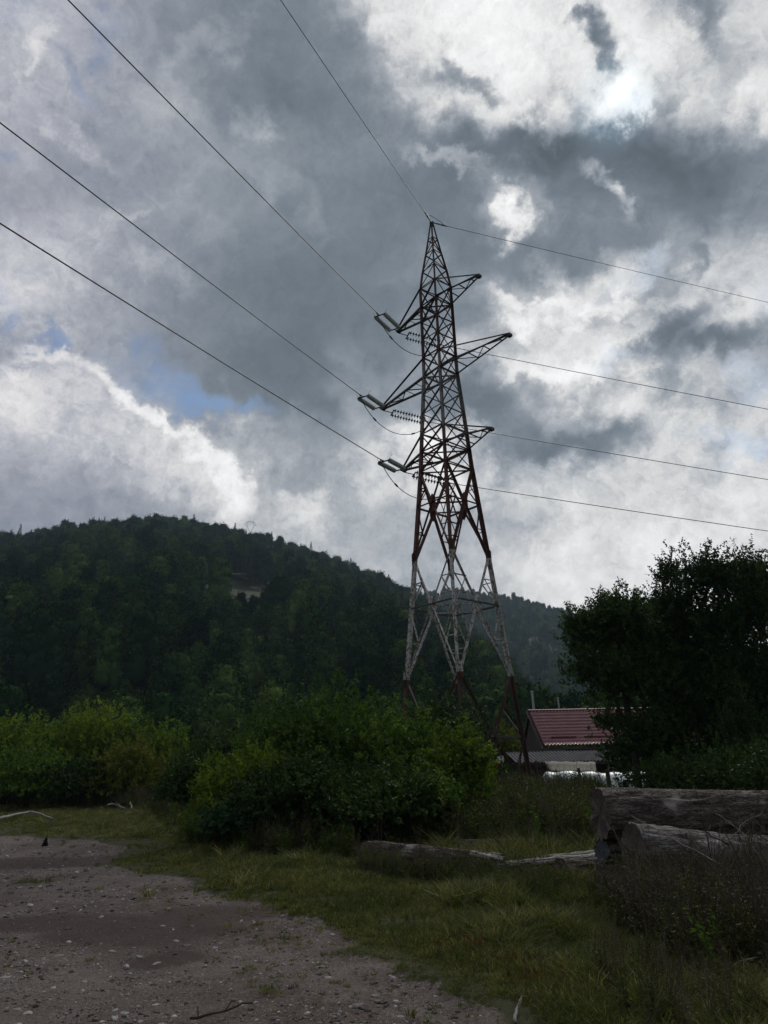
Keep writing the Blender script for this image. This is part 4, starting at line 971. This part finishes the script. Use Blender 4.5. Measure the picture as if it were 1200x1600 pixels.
PALELOG = bark_mat('pale_log', (.20, .18, .16), (.34, .315, .28), (.50, .465, .42), 4.)
ENDWOOD = surface('weathered_end_grain', [(.3, (.035, .026, .022)), (.5, (.085, .064, .056)), (.7, (.16, .13, .115))], 7, bump=.8, bdist=.04)
BLUEEND = surface('blue_grey_sawn_end', [(.3, (.04, .043, .054)), (.7, (.07, .073, .088))], 3, bump=.3)
def log(p0, p1, r0, r1, label, mat=None, seed=1, end=None, flare=0., sides=72, rings=60, ridge_=0., rag=0.0, furrow=.032, name='log'):
    p0, p1 = Vector(p0), Vector(p1); d = p1 - p0; L = d.length; root = empty(name, p0); tag(root, label, 'log')
    q = d.to_track_quat('X', 'Z'); root.rotation_mode = 'QUATERNION'; root.rotation_quaternion = q
    th = np.linspace(0, 2 * np.pi, sides, False); xs = np.linspace(0, L, rings); T_, X_ = np.meshgrid(th, xs)
    rr = r0 + (r1 - r0) * X_ / L
    n = fbm(X_ * 1.4 + seed * 9, T_ * 2.2 * 0 + np.cos(T_) * 1.6 + 5 + np.sin(T_) * 1.1, seed, 4) * .2
    fl = flare * np.exp(-X_ / (.55 * L * .35 + .15)) * (.5 + .5 * np.cos(T_ * 3 + seed) * .6)
    fur = -np.abs(fbm(X_ * 2.5 + seed, T_ * rr / .045, seed + 3, 3)) * furrow / .12
    rg = ridge_ * np.exp(-((np.angle(np.exp(1j * (T_ - 1.35)))) / .45) ** 2) * (.6 + .4 * np.cos(X_ * 3))
    rad = rr * (1 + n + fl + rg) + fur * .5
    xo = X_ + rag * (fbm(np.cos(T_) * 4 + seed, np.sin(T_) * 4, seed + 8, 4)) * np.exp(-X_ / .25)
    V_ = np.stack([xo, rad * np.cos(T_), rad * np.sin(T_)], -1).reshape(-1, 3)
    i = np.arange(rings - 1)[:, None] * sides; j = np.arange(sides)[None]; j2 = (j + 1) % sides
    F_ = np.stack([i + j, i + sides + j, i + sides + j2, i + j2], -1).reshape(-1, 4)
    link('bark', mesh_np('bark', V_, F_[:, ::-1], None, True, mat or LOGBARK), None, root)
    for which in (0, 1):
        ring = V_[:sides] if which == 0 else V_[-sides:]; c = ring.mean(0); rows = [ring]
        g = np.random.default_rng(seed + which)
        for t in (.86, .66, .45, .25):
            rw = c + (ring - c) * t; rw[:, 0] += (1 if which == 0 else -1) * (.012 + rag * .22 * g.random(sides)) ; rows.append(rw)
        cc = c.copy(); cc[0] += (1 if which == 0 else -1) * (rag * .3); vv = np.vstack(rows); ff = []
        for a in range(len(rows) - 1):
            for k_ in range(sides): ff.append((a * sides + k_, a * sides + (k_ + 1) % sides, (a + 1) * sides + (k_ + 1) % sides, (a + 1) * sides + k_))
        vv = np.vstack([vv, cc[None]]); o = len(vv) - 1
        mb = MB(); mb.v = [tuple(w_) for w_ in vv]; mb.f = [tuple(w_) for w_ in ff] + [((len(rows) - 1) * sides + k_, (len(rows) - 1) * sides + (k_ + 1) % sides, o) for k_ in range(sides)]
        mb.build('end_face', end or ENDWOOD, root, rag > 0)
    return root
def W3(px, py, dist): p = at_dist(px, py, dist); return (p.x, p.y, p.z)
# right-hand pile
log(W3(936, 1272, 9.7), W3(1290, 1272, 11.3), .285, .30, 'big grey log lying on top of the right pile', seed=3, flare=.14, rag=.08, sides=110, rings=150)
log(W3(990, 1333, 9.1), W3(1290, 1352, 10.6), .29, .24, 'thick log with stripped flank under the top log', mat=LOGBARE, seed=4, ridge_=.18, rag=.04, sides=96, rings=110)
log(W3(940, 1329, 9.75), W3(1040, 1329, 10.5), .15, .15, 'short log with blue grey sawn face wedged below the top log', seed=5, end=BLUEEND, mat=LOGBARE)
log(W3(936, 1372, 9.25), W3(1030, 1378, 9.5), .15, .14, 'short thick bark log at the bottom left of the right pile', seed=6, rag=.03)
log(W3(1046, 1372, 8.9), W3(1160, 1385, 9.3), .13, .13, 'half hidden log low in the weeds of the right pile', seed=7)
log(W3(1150, 1250, 10.9), W3(1310, 1246, 11.6), .10, .10, 'pale thin log resting behind the top of the right pile', mat=PALELOG, seed=8)
log(W3(1010, 1390, 9.6), W3(1200, 1390, 10.6), .26, .26, 'dark log supporting the right pile from beneath', seed=9)
# left-hand pieces
log(W3(572, 1328, 12.6), W3(786, 1352, 11.0), .165, .15, 'long grey bark log lying in the grass left of the pile', seed=12, rag=.08, sides=90, rings=120)
log(W3(735, 1334, 11.2), W3(788, 1343, 10.85), .05, .045, 'curled pale strip of peeled wood on the long grass log', mat=PALELOG, seed=13, sides=24, rings=20)
log(W3(778, 1352, 10.9), W3(935, 1338, 10.7), .055, .05, 'thin pale pole joining the long log to the pile', mat=PALELOG, seed=14, sides=24, rings=30)
log(W3(840, 1343, 11.6), W3(940, 1334, 11.4), .06, .06, 'second pale pole lying behind the first', mat=PALELOG, seed=18, sides=24, rings=30)
log(W3(876, 1364, 10.4), W3(960, 1362, 11.0), .19, .18, 'short barked log with a round sawn end left of the pile', seed=15)
log(W3(715, 1322, 13.6), W3(792, 1322, 13.2), .12, .12, 'grey log half buried in weeds behind the long log', seed=16)
# bleached branches on the grass at left
def branch(pts, rads, label, name='fallen_branch', mat=None, twigs=4, seed=0):
    g = random.Random(seed); mb = MB(); pp = []
    for a, b in zip(pts[:-1], pts[1:]):
        for t in np.linspace(0, 1, 5)[:-1]: pp.append(Vector(a).lerp(Vector(b), t) + Vector((g.uniform(-1, 1), g.uniform(-1, 1), g.uniform(-.4, .7))) * min(.02, .04 * (Vector(pts[-1]) - Vector(pts[0])).length))
    pp.append(Vector(pts[-1])); n = len(pp); mb.tube(pp, [float(np.interp(i / (n - 1), np.linspace(0, 1, len(rads)), rads)) * g.uniform(.85, 1.15) for i in range(n)], 7)
    for _ in range(twigs):
        i = g.randrange(1, n - 1); tl = max((pp[-1] - pp[0]).length, .1) * .3; q = pp[i] + Vector((g.uniform(-1, 1) * tl, g.uniform(-.6, .6) * tl, g.uniform(.1, .6) * tl)); mb.tube([pp[i], pp[i].lerp(q, .5) + Vector((0, 0, .03)), q], [rads[-1] * .7, rads[-1] * .5, rads[-1] * .2], 5)
    o = mb.build(name, mat or DEADWOOD, None, True); tag(o, label, 'branch'); return o
def gpt(px, py, up=.05):
    p = on_ground(px, py); p = Vector((p.x, p.y, 0)); p.z = gh(p.x, p.y) + up; return p
branch([gpt(-60, 1292, .12), gpt(0, 1284, .1), gpt(18, 1280, .12), gpt(45, 1276, .16), gpt(60, 1277, .12), gpt(82, 1282, .06)], [.065, .05, .04, .025], 'bleached crooked branch on the grass at the left edge', seed=1, twigs=0)
branch([gpt(166, 1266, .2), gpt(180, 1264, .2), gpt(196, 1268, .1)], [.03, .015], 'short pale branch poking from the grass below the left thicket', seed=2, twigs=1)
branch([gpt(172, 1262, .2), gpt(190, 1267, .1)], [.02, .01], 'second pale stick beside the short branch', seed=3, twigs=1)
branch([gpt(203, 1264, .25), gpt(206, 1266, .02)], [.035, .03], 'pale upright broken stub near the sticks', seed=4, twigs=0)
branch([gpt(232, 1262, .25), gpt(240, 1258, .3), gpt(248, 1262, .25), gpt(248, 1272, .02)], [.06, .04], 'dark bent stick at the foot of the left thicket', mat=BARK, seed=5)
branch([gpt(905 - 100, 1598, .02), gpt(806, 1586, .05), gpt(815, 1574, .07)], [.012, .007], 'small bleached twig at the bottom edge of the grass', seed=6, twigs=1)
branch([gpt(1095, 1544, .05), gpt(1150, 1533, .12), gpt(1215, 1522, .15)], [.008, .006, .004], 'long thin pale stem lying across the grass at lower right', seed=7, twigs=2)
branch([gpt(298, 1598, .02), gpt(340, 1590, .025), gpt(395, 1572, .03)], [.009, .006], 'thin dark stick on the gravel at the bottom edge', mat=BARK, seed=8, twigs=2)
# pile of cut brushwood at the right edge
g = random.Random(5)
for k in range(26):
    x0_, y0_ = g.uniform(1120, 1260), g.uniform(1290, 1390); d0 = g.uniform(8.0, 9.6); a = Vector(W3(x0_, y0_, d0)); ang = g.uniform(-.5, .5) + (math.pi if g.random() < .5 else 0); Ln = g.uniform(.3, .95)
    e = a + Vector((math.cos(ang) * Ln, g.uniform(-.3, .4), Ln * g.uniform(.1, .75)))
    o = branch([a, a.lerp(e, .5) + Vector((0, 0, g.uniform(-.06, .1))), e], [.007, .005, .003], 'thin cut branch sticking out of the brushwood beside the right pile', name='cut_branch', mat=DEADWOOD if k % 5 == 0 else BARK, twigs=3, seed=40 + k)
    o['group'] = 'cut branches in the brushwood at the right edge'
# small black cat sitting on the track
def cat():
    p = on_ground(70, 1323); z = gh(p.x, p.y); root = empty('cat', (p.x, p.y, z), .3); tag(root, 'small black cat sitting on the gravel at the track edge', 'cat')
    me = bpy.data.meshes.new('body'); V_ = [(0, 0, .05), (0, .0, .085), (.008, -.012, .12), (.012, -.018, .15), (.014, -.022, .172), (.016, -.055, .168), (.03, -.05, .05), (.03, -.06, .01), (-.012, -.05, .05), (-.012, -.06, .01), (.045, .0, .03), (.05, -.04, .015), (-.045, .0, .03), (-.05, -.04, .015), (-.02, .05, .02), (-.07, .05, .015), (-.09, .02, .012)]
    E_ = [(0, 1), (1, 2), (2, 3), (3, 4), (4, 5), (2, 6), (6, 7), (2, 8), (8, 9), (0, 10), (10, 11), (0, 12), (12, 13), (0, 14), (14, 15), (15, 16)]
    me.from_pydata(V_, E_, []); o = link('body', me, surface('black_fur', [(.3, (.006, .006, .006)), (.7, (.012, .011, .011))], 60, rough=.7, spec=.1), root)
    sk = o.modifiers.new('skin', 'SKIN'); rad = [.055, .05, .038, .028, .034, .014, .014, .013, .014, .013, .026, .014, .026, .014, .015, .010, .006]
    for v_, r_ in zip(me.skin_vertices[0].data, rad): v_.radius = (r_, r_)
    me.skin_vertices[0].data[0].use_root = True; ss = o.modifiers.new('sub', 'SUBSURF'); ss.levels = 2; ss.render_levels = 2
    for s_ in (-1, 1):
        mb = MB(); c = Vector((.014 + s_ * .018, -.022, .192)); mb.add([c + Vector((-.011, 0, 0)), c + Vector((.011, 0, 0)), c + Vector((0, .01, 0)), c + Vector((s_ * .004, 0, .03))], [(0, 1, 3), (1, 2, 3), (2, 0, 3), (0, 2, 1)]); mb.build('ear', o.data.materials[0], root)
cat()

# ------------------------------------------------------------------ stones, gravel, grass, weeds
def rock_mesh(seed, flat=.5, sub=2):
    bm_ = bmesh.new(); bmesh.ops.create_icosphere(bm_, subdivisions=sub, radius=1); g = random.Random(seed); ph = [g.uniform(0, 6) for _ in range(6)]; sx_ = g.uniform(.7, 1.3)
    for v_ in bm_.verts:
        c = v_.co; k = 1 + .18 * math.sin(c.x * 3 + ph[0]) * math.cos(c.y * 3.3 + ph[1]) + .12 * math.sin(c.z * 5 + ph[2] + c.x * 4)
        v_.co = Vector((c.x * k * sx_, c.y * k, c.z * k * flat)); 
    me = bpy.data.meshes.new('rock'); bm_.to_mesh(me); bm_.free(); me.polygons.foreach_set('use_smooth', np.ones(len(me.polygons), bool)); me.update(); return me
def stone_mat(name, stops):
    m = new_mat(name); t, nn = mat_nodes(m); oi = nn('ShaderNodeObjectInfo'); tc_ = nn('ShaderNodeTexCoord'); nz = nn('ShaderNodeTexNoise', i={'Vector': tc_.outputs['Object'], 'Scale': 2., 'Detail': 5.})
    f = nn('ShaderNodeMath', operation='MULTIPLY_ADD', i={0: nn('ShaderNodeMath', operation='SUBTRACT', i={0: nz.outputs[0], 1: .5}).outputs[0], 1: .5, 2: oi.outputs['Random']})
    col = ramp(nn, f.outputs[0], stops); p = nn('ShaderNodeBsdfPrincipled', i={'Base Color': col, 'Roughness': .8, 'Specular IOR Level': .25}); nn('ShaderNodeOutputMaterial', i={0: p.outputs[0]}); return m
GRAV = stone_mat('gravel_stone', [(0, (.045, .036, .034)), (.5, (.10, .086, .080)), (.8, (.18, .165, .16)), (1, (.36, .34, .33))])
PALE = stone_mat('pale_stone', [(0, (.13, .12, .118)), (.6, (.20, .19, .185)), (1, (.30, .29, .28))])
rocks = []
for k in range(6):
    me = rock_mesh(k, .45 + .1 * (k % 3), 1 if k > 3 else 2); me.materials.append(GRAV); rocks.append(me)
g = np.random.default_rng(3)
def sample(n, rmin, rmax, a0, a1, p=1.0):
    r = rmin * (rmax / rmin) ** (g.random(n) ** p); a = np.radians(a0 + (a1 - a0) * g.random(n)); return r * np.sin(a), r * np.cos(a)
x, y = sample(110000, 4.3, 24, -36, 20); ok = (gravel_sd(x, y) + .25 * g.normal(size=len(x)) > .05) & (fbm(x / 1.1, y / 1.1, 77, 3) + .22 * g.normal(size=len(x)) > -.12) & (g.random(len(x)) > damp_at(x, y) * .8); x, y = x[ok], y[ok]
sz = .0028 + .0042 * g.random(len(x)) ** 2 + .024 * g.random(len(x)) ** 20; sz *= np.clip(np.hypot(x, y) / 8, .9, 1.8)
scatter('gravel', np.stack([x, y, ground_h(x, y) - .03], 1), np.stack([g.normal(size=len(x)) * .3, g.normal(size=len(x)) * .3, g.random(len(x)) * 6.28], 1), np.stack([sz, sz, sz], 1), g.integers(0, 6, len(x)), rocks, 'loose grey gravel scattered over the track', 'gravel')
prock = []
for k in range(4):
    me = rock_mesh(30 + k, .32, 3); me.materials.append(PALE); prock.append(me)
sp_ = [(370, 1490, .07), (247, 1493, .09), (345, 1466, .035), (275, 1463, .05), (300, 1440, .04), (255, 1440, .05), (130, 1476, .04), (95, 1484, .06), (240, 1553, .03), (242, 1560, .05), (195, 1575, .06), (220, 1587, .04), (250, 1595, .07), (45, 1575, .06), (28, 1567, .05), (500, 1505, .06), (512, 1521, .05), (560, 1560, .07), (550, 1563, .05), (497, 1594, .05), (625, 1578, .05), (620, 1588, .04), (540, 1590, .03), (730, 1560, .05), (700, 1545, .03), (670, 1510, .05), (680, 1545, .03), (10, 1520, .07), (30, 1510, .05), (210, 1470, .03), (400, 1495, .03), (345, 1525, .03), (140, 1545, .03), (455, 1560, .03), (505, 1350 + 160, .03), (420, 1480, .025), (320, 1505, .025), (610, 1518, .035), (535, 1500, .025), (380, 1560, .03), (70, 1540, .025), (160, 1590, .035), (650, 1570, .03), (590, 1545, .03), (300, 1555, .025), (262, 1363, .07)]
for k, (px, py, s_) in enumerate(sp_):
    p = on_ground(px, py); o = link('stone', prock[k % 4]); o.location = (p.x, p.y, gh(p.x, p.y) - .03 - s_ * .06); o.rotation_euler = (.05, .03, k * 1.9); o.scale = (s_ * .72, s_ * .55, s_ * .5)
    tag(o, 'pale flat stone lying on the gravel track', 'stone', 'pale stones on the gravel track')
# grass tufts
def tuft(seed, n, h, spread, mat, bend=.5, w=.006, seed_heads=0):
    g_ = np.random.default_rng(seed); a = g_.random(n) * 6.283; r = spread * g_.random(n) ** .7; bx_ = np.stack([r * np.cos(a), r * np.sin(a), np.zeros(n)], 1)
    dd = np.stack([np.cos(a) * .35, np.sin(a) * .35, np.ones(n)], 1) + g_.normal(size=(n, 3)) * .22; dd[:, 2] = np.abs(dd[:, 2]); dd /= np.linalg.norm(dd, axis=1)[:, None]
    L = h * (.45 + .75 * g_.random(n)); bd = rand_unit(n, g_); bd[:, 2] = -.3; sd_ = np.cross(dd, bd); sd_ /= np.linalg.norm(sd_, axis=1)[:, None]; ww = w * (.6 + .8 * g_.random(n))
    V_ = []; 
    for t, wf in ((0, 1), (.5, .8), (1., 0)):
        c = bx_ + dd * (L * t)[:, None] + bd * (bend * L * t * t)[:, None]
        V_ += ([c - sd_ * (ww * wf / 2)[:, None], c + sd_ * (ww * wf / 2)[:, None]] if wf else [c])
    V_ = np.stack(V_, 1).reshape(-1, 3); V_[:, 2] = np.maximum(V_[:, 2], -.01); i = np.arange(n)[:, None] * 5
    F_ = np.concatenate([i + [0, 1, 3], i + [0, 3, 2], i + [2, 3, 4]], 1).reshape(-1, 3); var = np.clip(.42 + .32 * g_.normal(size=n), 0, 1)
    return mesh_np('tuft', V_, F_, {'var': np.repeat(var, 5)}, False, mat)
def weed(seed, h, mat, n_st=3, dense=16, leaf=.05, heads=None, dry=False):
    """one leafy weed: bent stems with side leaves and small heads"""
    g_ = np.random.default_rng(seed); mb = MB(); LB, LD, LL = [], [], []
    for s_ in range(n_st):
        a = g_.random() * 6.28; lean = Vector((math.cos(a), math.sin(a), 0)) * h * g_.uniform(.05, .35); hh = h * g_.uniform(.6, 1.); P0 = Vector((g_.normal() * .03, g_.normal() * .03, -.02)); P2 = P0 + lean + Vector((0, 0, hh)); P1 = P0.lerp(P2, .5) - lean * .15
        pt_ = lambda t: P0 * (1 - t) ** 2 + P1 * 2 * t * (1 - t) + P2 * t * t
        mb.tube([pt_(t) for t in (0, .33, .66, 1)], [.006, .005, .004, .002], 4, False)
        for q in range(dense):
            t = .12 + .86 * g_.random(); c = pt_(t); b = g_.random() * 6.28; d = Vector((math.cos(b), math.sin(b), g_.uniform(-.3, .8))).normalized()
            if dry and q % 2:
                e = c + (d + Vector((0, 0, .7))).normalized() * h * .18 * g_.random(); mb.tube([c, e], [.0025, .0012], 3, False); c = e
            LB.append(c); LD.append(d); LL.append(leaf * g_.uniform(.5, 1.3) * (1.1 - .6 * t))
    LL = np.array(LL); n = len(LL); V_, F_, v_ = leaf_cards(np.array(LB), np.array(LD), LL, LL * (.35 if not dry else .4), g_, np.clip(.5 + .25 * g_.normal(size=n), 0, 1))
    tri = []
    for f in mb.f: tri += [(f[0], f[1], f[2]), (f[0], f[2], f[3])] if len(f) == 4 else [f]
    o = len(V_); V_ = np.vstack([V_, np.array(mb.v)]); F_ = np.vstack([F_, np.array(tri) + o]); me = mesh_np('weed', V_, F_, {'var': np.append(v_, np.full(len(mb.v), .35))}, False, mat)
    return me
tufts = [tuft(k, 30, .085, .07, GRASS, .6, .008) for k in range(4)] + [tuft(10 + k, 40, .22, .08, GRASS, .8, .009) for k in range(4)] + [tuft(20, 30, .16, .06, RUSTGRASS, .4, .012)]
edge_d = lambda x, y: -poly_sd(x, y, GP)
x1, y1 = sample(88000, 4.6, 58, -36, 33, .9); x2, y2 = sample(26000, 4.6, 13, -12, 33); x = np.append(x1, x2); y = np.append(y1, y2)
gs = gravel_sd(x, y); ed = -gs; ok = ((ed + .12 * g.normal(size=len(x)) > .05) & (fbm(x / .5, y / .5, 55, 3) + .5 * sstep(0, 1.6, ed) + .1 * g.normal(size=len(x)) > -.06)) | ((g.random(len(x)) < .02) & (ed > -1.2)); x, y, ed = x[ok], y[ok], ed[ok]; r = np.hypot(x, y)
tall = sstep(.5, 2.2, ed) * sstep(.2, 1.6, x + .0 * y) + sstep(15, 20, r) * .6 * sstep(-4, 0, x) + .8 * (fbm(x / 1.3, y / 1.3, 5, 3)); isl = g.random(len(x)) < tall * .75
idx = np.where(isl, g.integers(4, 8, len(x)), g.integers(0, 4, len(x)))
pr = [on_ground(705, 1483), on_ground(822, 1522), on_ground(1180, 1560)]; rd = np.min([np.hypot(x - p.x, (y - p.y)) for p in pr], 0); idx = np.where((rd < .3) & (g.random(len(x)) < .05), 8, idx)
s = (.55 + .6 * g.random(len(x))) * (.55 + .45 * sstep(0, .8, ed)) * np.clip(r / 9, .85, np.where(x < -3, 1.15, 2.0))
s *= 1 + 1.9 * fbm(x / .7, y / .7, 15, 3)
scatter('grass', np.stack([x, y, ground_h(x, y) - .01], 1), np.stack([g.normal(size=len(x)) * .12, g.normal(size=len(x)) * .12, g.random(len(x)) * 6.28], 1), np.stack([s, s, s * (.8 + .4 * g.random(len(x)))], 1), idx, tufts, 'short and tall grass growing beside the track', 'grass')
# weeds: leafy and dry, thick round the logs, along the thickets and on the rise
weeds = [weed(200 + k, .8, WEED, 4, 26, .085) for k in range(4)] + [weed(210 + k, 1.0, DRY, 4, 26, .038, dry=True) for k in range(3)] + [weed(220 + k, .65, LEAF_MID, 4, 34, .10) for k in range(3)]
def region(poly_px, n, wt, smin, smax, n_tall=0):
    poly = [(on_ground(*q).x, on_ground(*q).y) for q in poly_px]; a = np.array(poly); xx = a[:, 0].min() + (a[:, 0].max() - a[:, 0].min()) * g.random(n * 3); yy = a[:, 1].min() + (a[:, 1].max() - a[:, 1].min()) * g.random(n * 3)
    k = in_poly(xx, yy, poly) & (gravel_sd(xx, yy) < -.25); xx, yy = xx[k][:n], yy[k][:n]; return xx, yy, g.choice(len(weeds), len(xx), p=np.array(wt) / sum(wt)), smin + (smax - smin) * g.random(len(xx))
LFY = [3, 3, 3, 3, 1, 1, 1, 1.5, 1.5, 1.5]; DRYW = [2, 2, 2, 2, 3, 3, 3, .3, .3, .3]
parts_ = [region([(540, 1262), (940, 1262), (940, 1334), (800, 1336), (560, 1322)], 4500, LFY, .6, 1.35), region([(540, 1238), (960, 1238), (960, 1268), (540, 1268)], 3500, LFY, .8, 1.5),
          region([(965, 1425), (1060, 1400), (1220, 1396), (1300, 1530), (1080, 1520), (960, 1460)], 850, DRYW, .45, .9), region([(640, 1322), (930, 1325), (935, 1350), (800, 1348)], 500, LFY, .35, .7), region([(790, 1375), (950, 1378), (960, 1430), (860, 1420)], 130, LFY, .25, .5), region([(560, 1355), (790, 1375), (900, 1400), (860, 1420), (700, 1385), (560, 1370)], 330, LFY, .3, .6),
          region([(300, 1290), (560, 1300), (560, 1345), (430, 1340), (280, 1318)], 800, LFY, .45, .95), region([(-60, 1240), (330, 1240), (330, 1268), (-60, 1256)], 3500, DRYW, .6, 1.3), region([(230, 1262), (330, 1262), (330, 1310), (260, 1300)], 350, LFY, .4, .9),
          region([(900, 1480), (1300, 1500), (1300, 1620), (1000, 1620)], 160, DRYW, .25, .5), region([(250, 1330), (560, 1345), (900, 1420), (1200, 1540), (1250, 1640), (820, 1640), (500, 1440)], 1500, LFY, .08, .2), region([(560, 1345), (790, 1372), (800, 1385), (560, 1372)], 200, DRYW, .3, .5)]
x = np.concatenate([q[0] for q in parts_]); y = np.concatenate([q[1] for q in parts_]); idx = np.concatenate([q[2] for q in parts_]); s = np.concatenate([q[3] for q in parts_])
scatter('weeds', np.stack([x, y, ground_h(x, y)], 1), np.stack([g.normal(size=len(x)) * .12, g.normal(size=len(x)) * .12, g.random(len(x)) * 6.28], 1), np.stack([s, s, s], 1), idx, weeds, 'tangled leafy and dry weeds round the logs and below the thickets', 'weeds')
# tall dry stalks that stand out singly in front of the right pile
tallw = [weed(300 + k, 1.25, DRY, 1, 26, .035, dry=True) for k in range(5)]
for k in range(64):
    px = g.uniform(930, 1230) if k > 8 else g.uniform(560, 760); dist = g.uniform(7.2, 9.0) if px > 930 else g.uniform(10.2, 13.5); p = at_dist(px, 1180, dist)
    o = link('dry_stalk', tallw[k % 5]); o.location = (p.x, p.y, gh(p.x, p.y)); o.rotation_euler = (g.normal() * .12, g.normal() * .12, g.random() * 6.28); q = g.uniform(.5, .95) + (.25 if px > 1080 else 0); o.scale = (q, q, q)
    tag(o, 'thin dry seeded stalk standing up among the weeds by the logs', 'dry weed', 'dry stalks standing by the logs')
# bits of bark and wood chips
x, y = sample(500, 4.5, 16, -34, 22); k = gravel_sd(x, y) > -.3; x, y = x[k], y[k]; chips = []
for q in range(4):
    mb = MB(); gg = random.Random(q); mb.tube([(0, 0, 0), (.5, .05 * gg.uniform(-1, 1), .05), (1, .1 * gg.uniform(-1, 1), 0)], [.07, .1, .04], 5); me = mb.mesh('chip'); me.materials.append(BARK if q < 2 else GRAV); chips.append(me)
s = .02 + .05 * g.random(len(x)) ** 3; scatter('wood_chips', np.stack([x, y, ground_h(x, y) - .026], 1), np.stack([0 * x, 0 * x, g.random(len(x)) * 6.28], 1), np.stack([s, s, s], 1), g.integers(0, 4, len(x)), chips, 'bark scraps and twigs strewn on the track', 'debris')

# ------------------------------------------------------------------ haze
hz = MB(); hz.box((0, 700, 150), (3400, 3600, 350)); ho = link('haze', hz.mesh('haze')); hm = bpy.data.materials.new('air_haze'); hm.use_nodes = True; tt = hm.node_tree; tt.nodes.clear()
pv = tt.nodes.new('ShaderNodeVolumePrincipled'); pv.inputs['Color'].default_value = (.62, .82, 1, 1); pv.inputs['Density'].default_value = .00016; pv.inputs['Anisotropy'].default_value = .2
oo = tt.nodes.new('ShaderNodeOutputMaterial'); tt.links.new(pv.outputs[0], oo.inputs['Volume']); ho.data.materials.append(hm); tag(ho, kind='stuff', label='thin blue air haze over the valley')
print('OBJECTS', len(bpy.data.objects), 'TRIS', sum(len(m.polygons) for m in bpy.data.meshes))
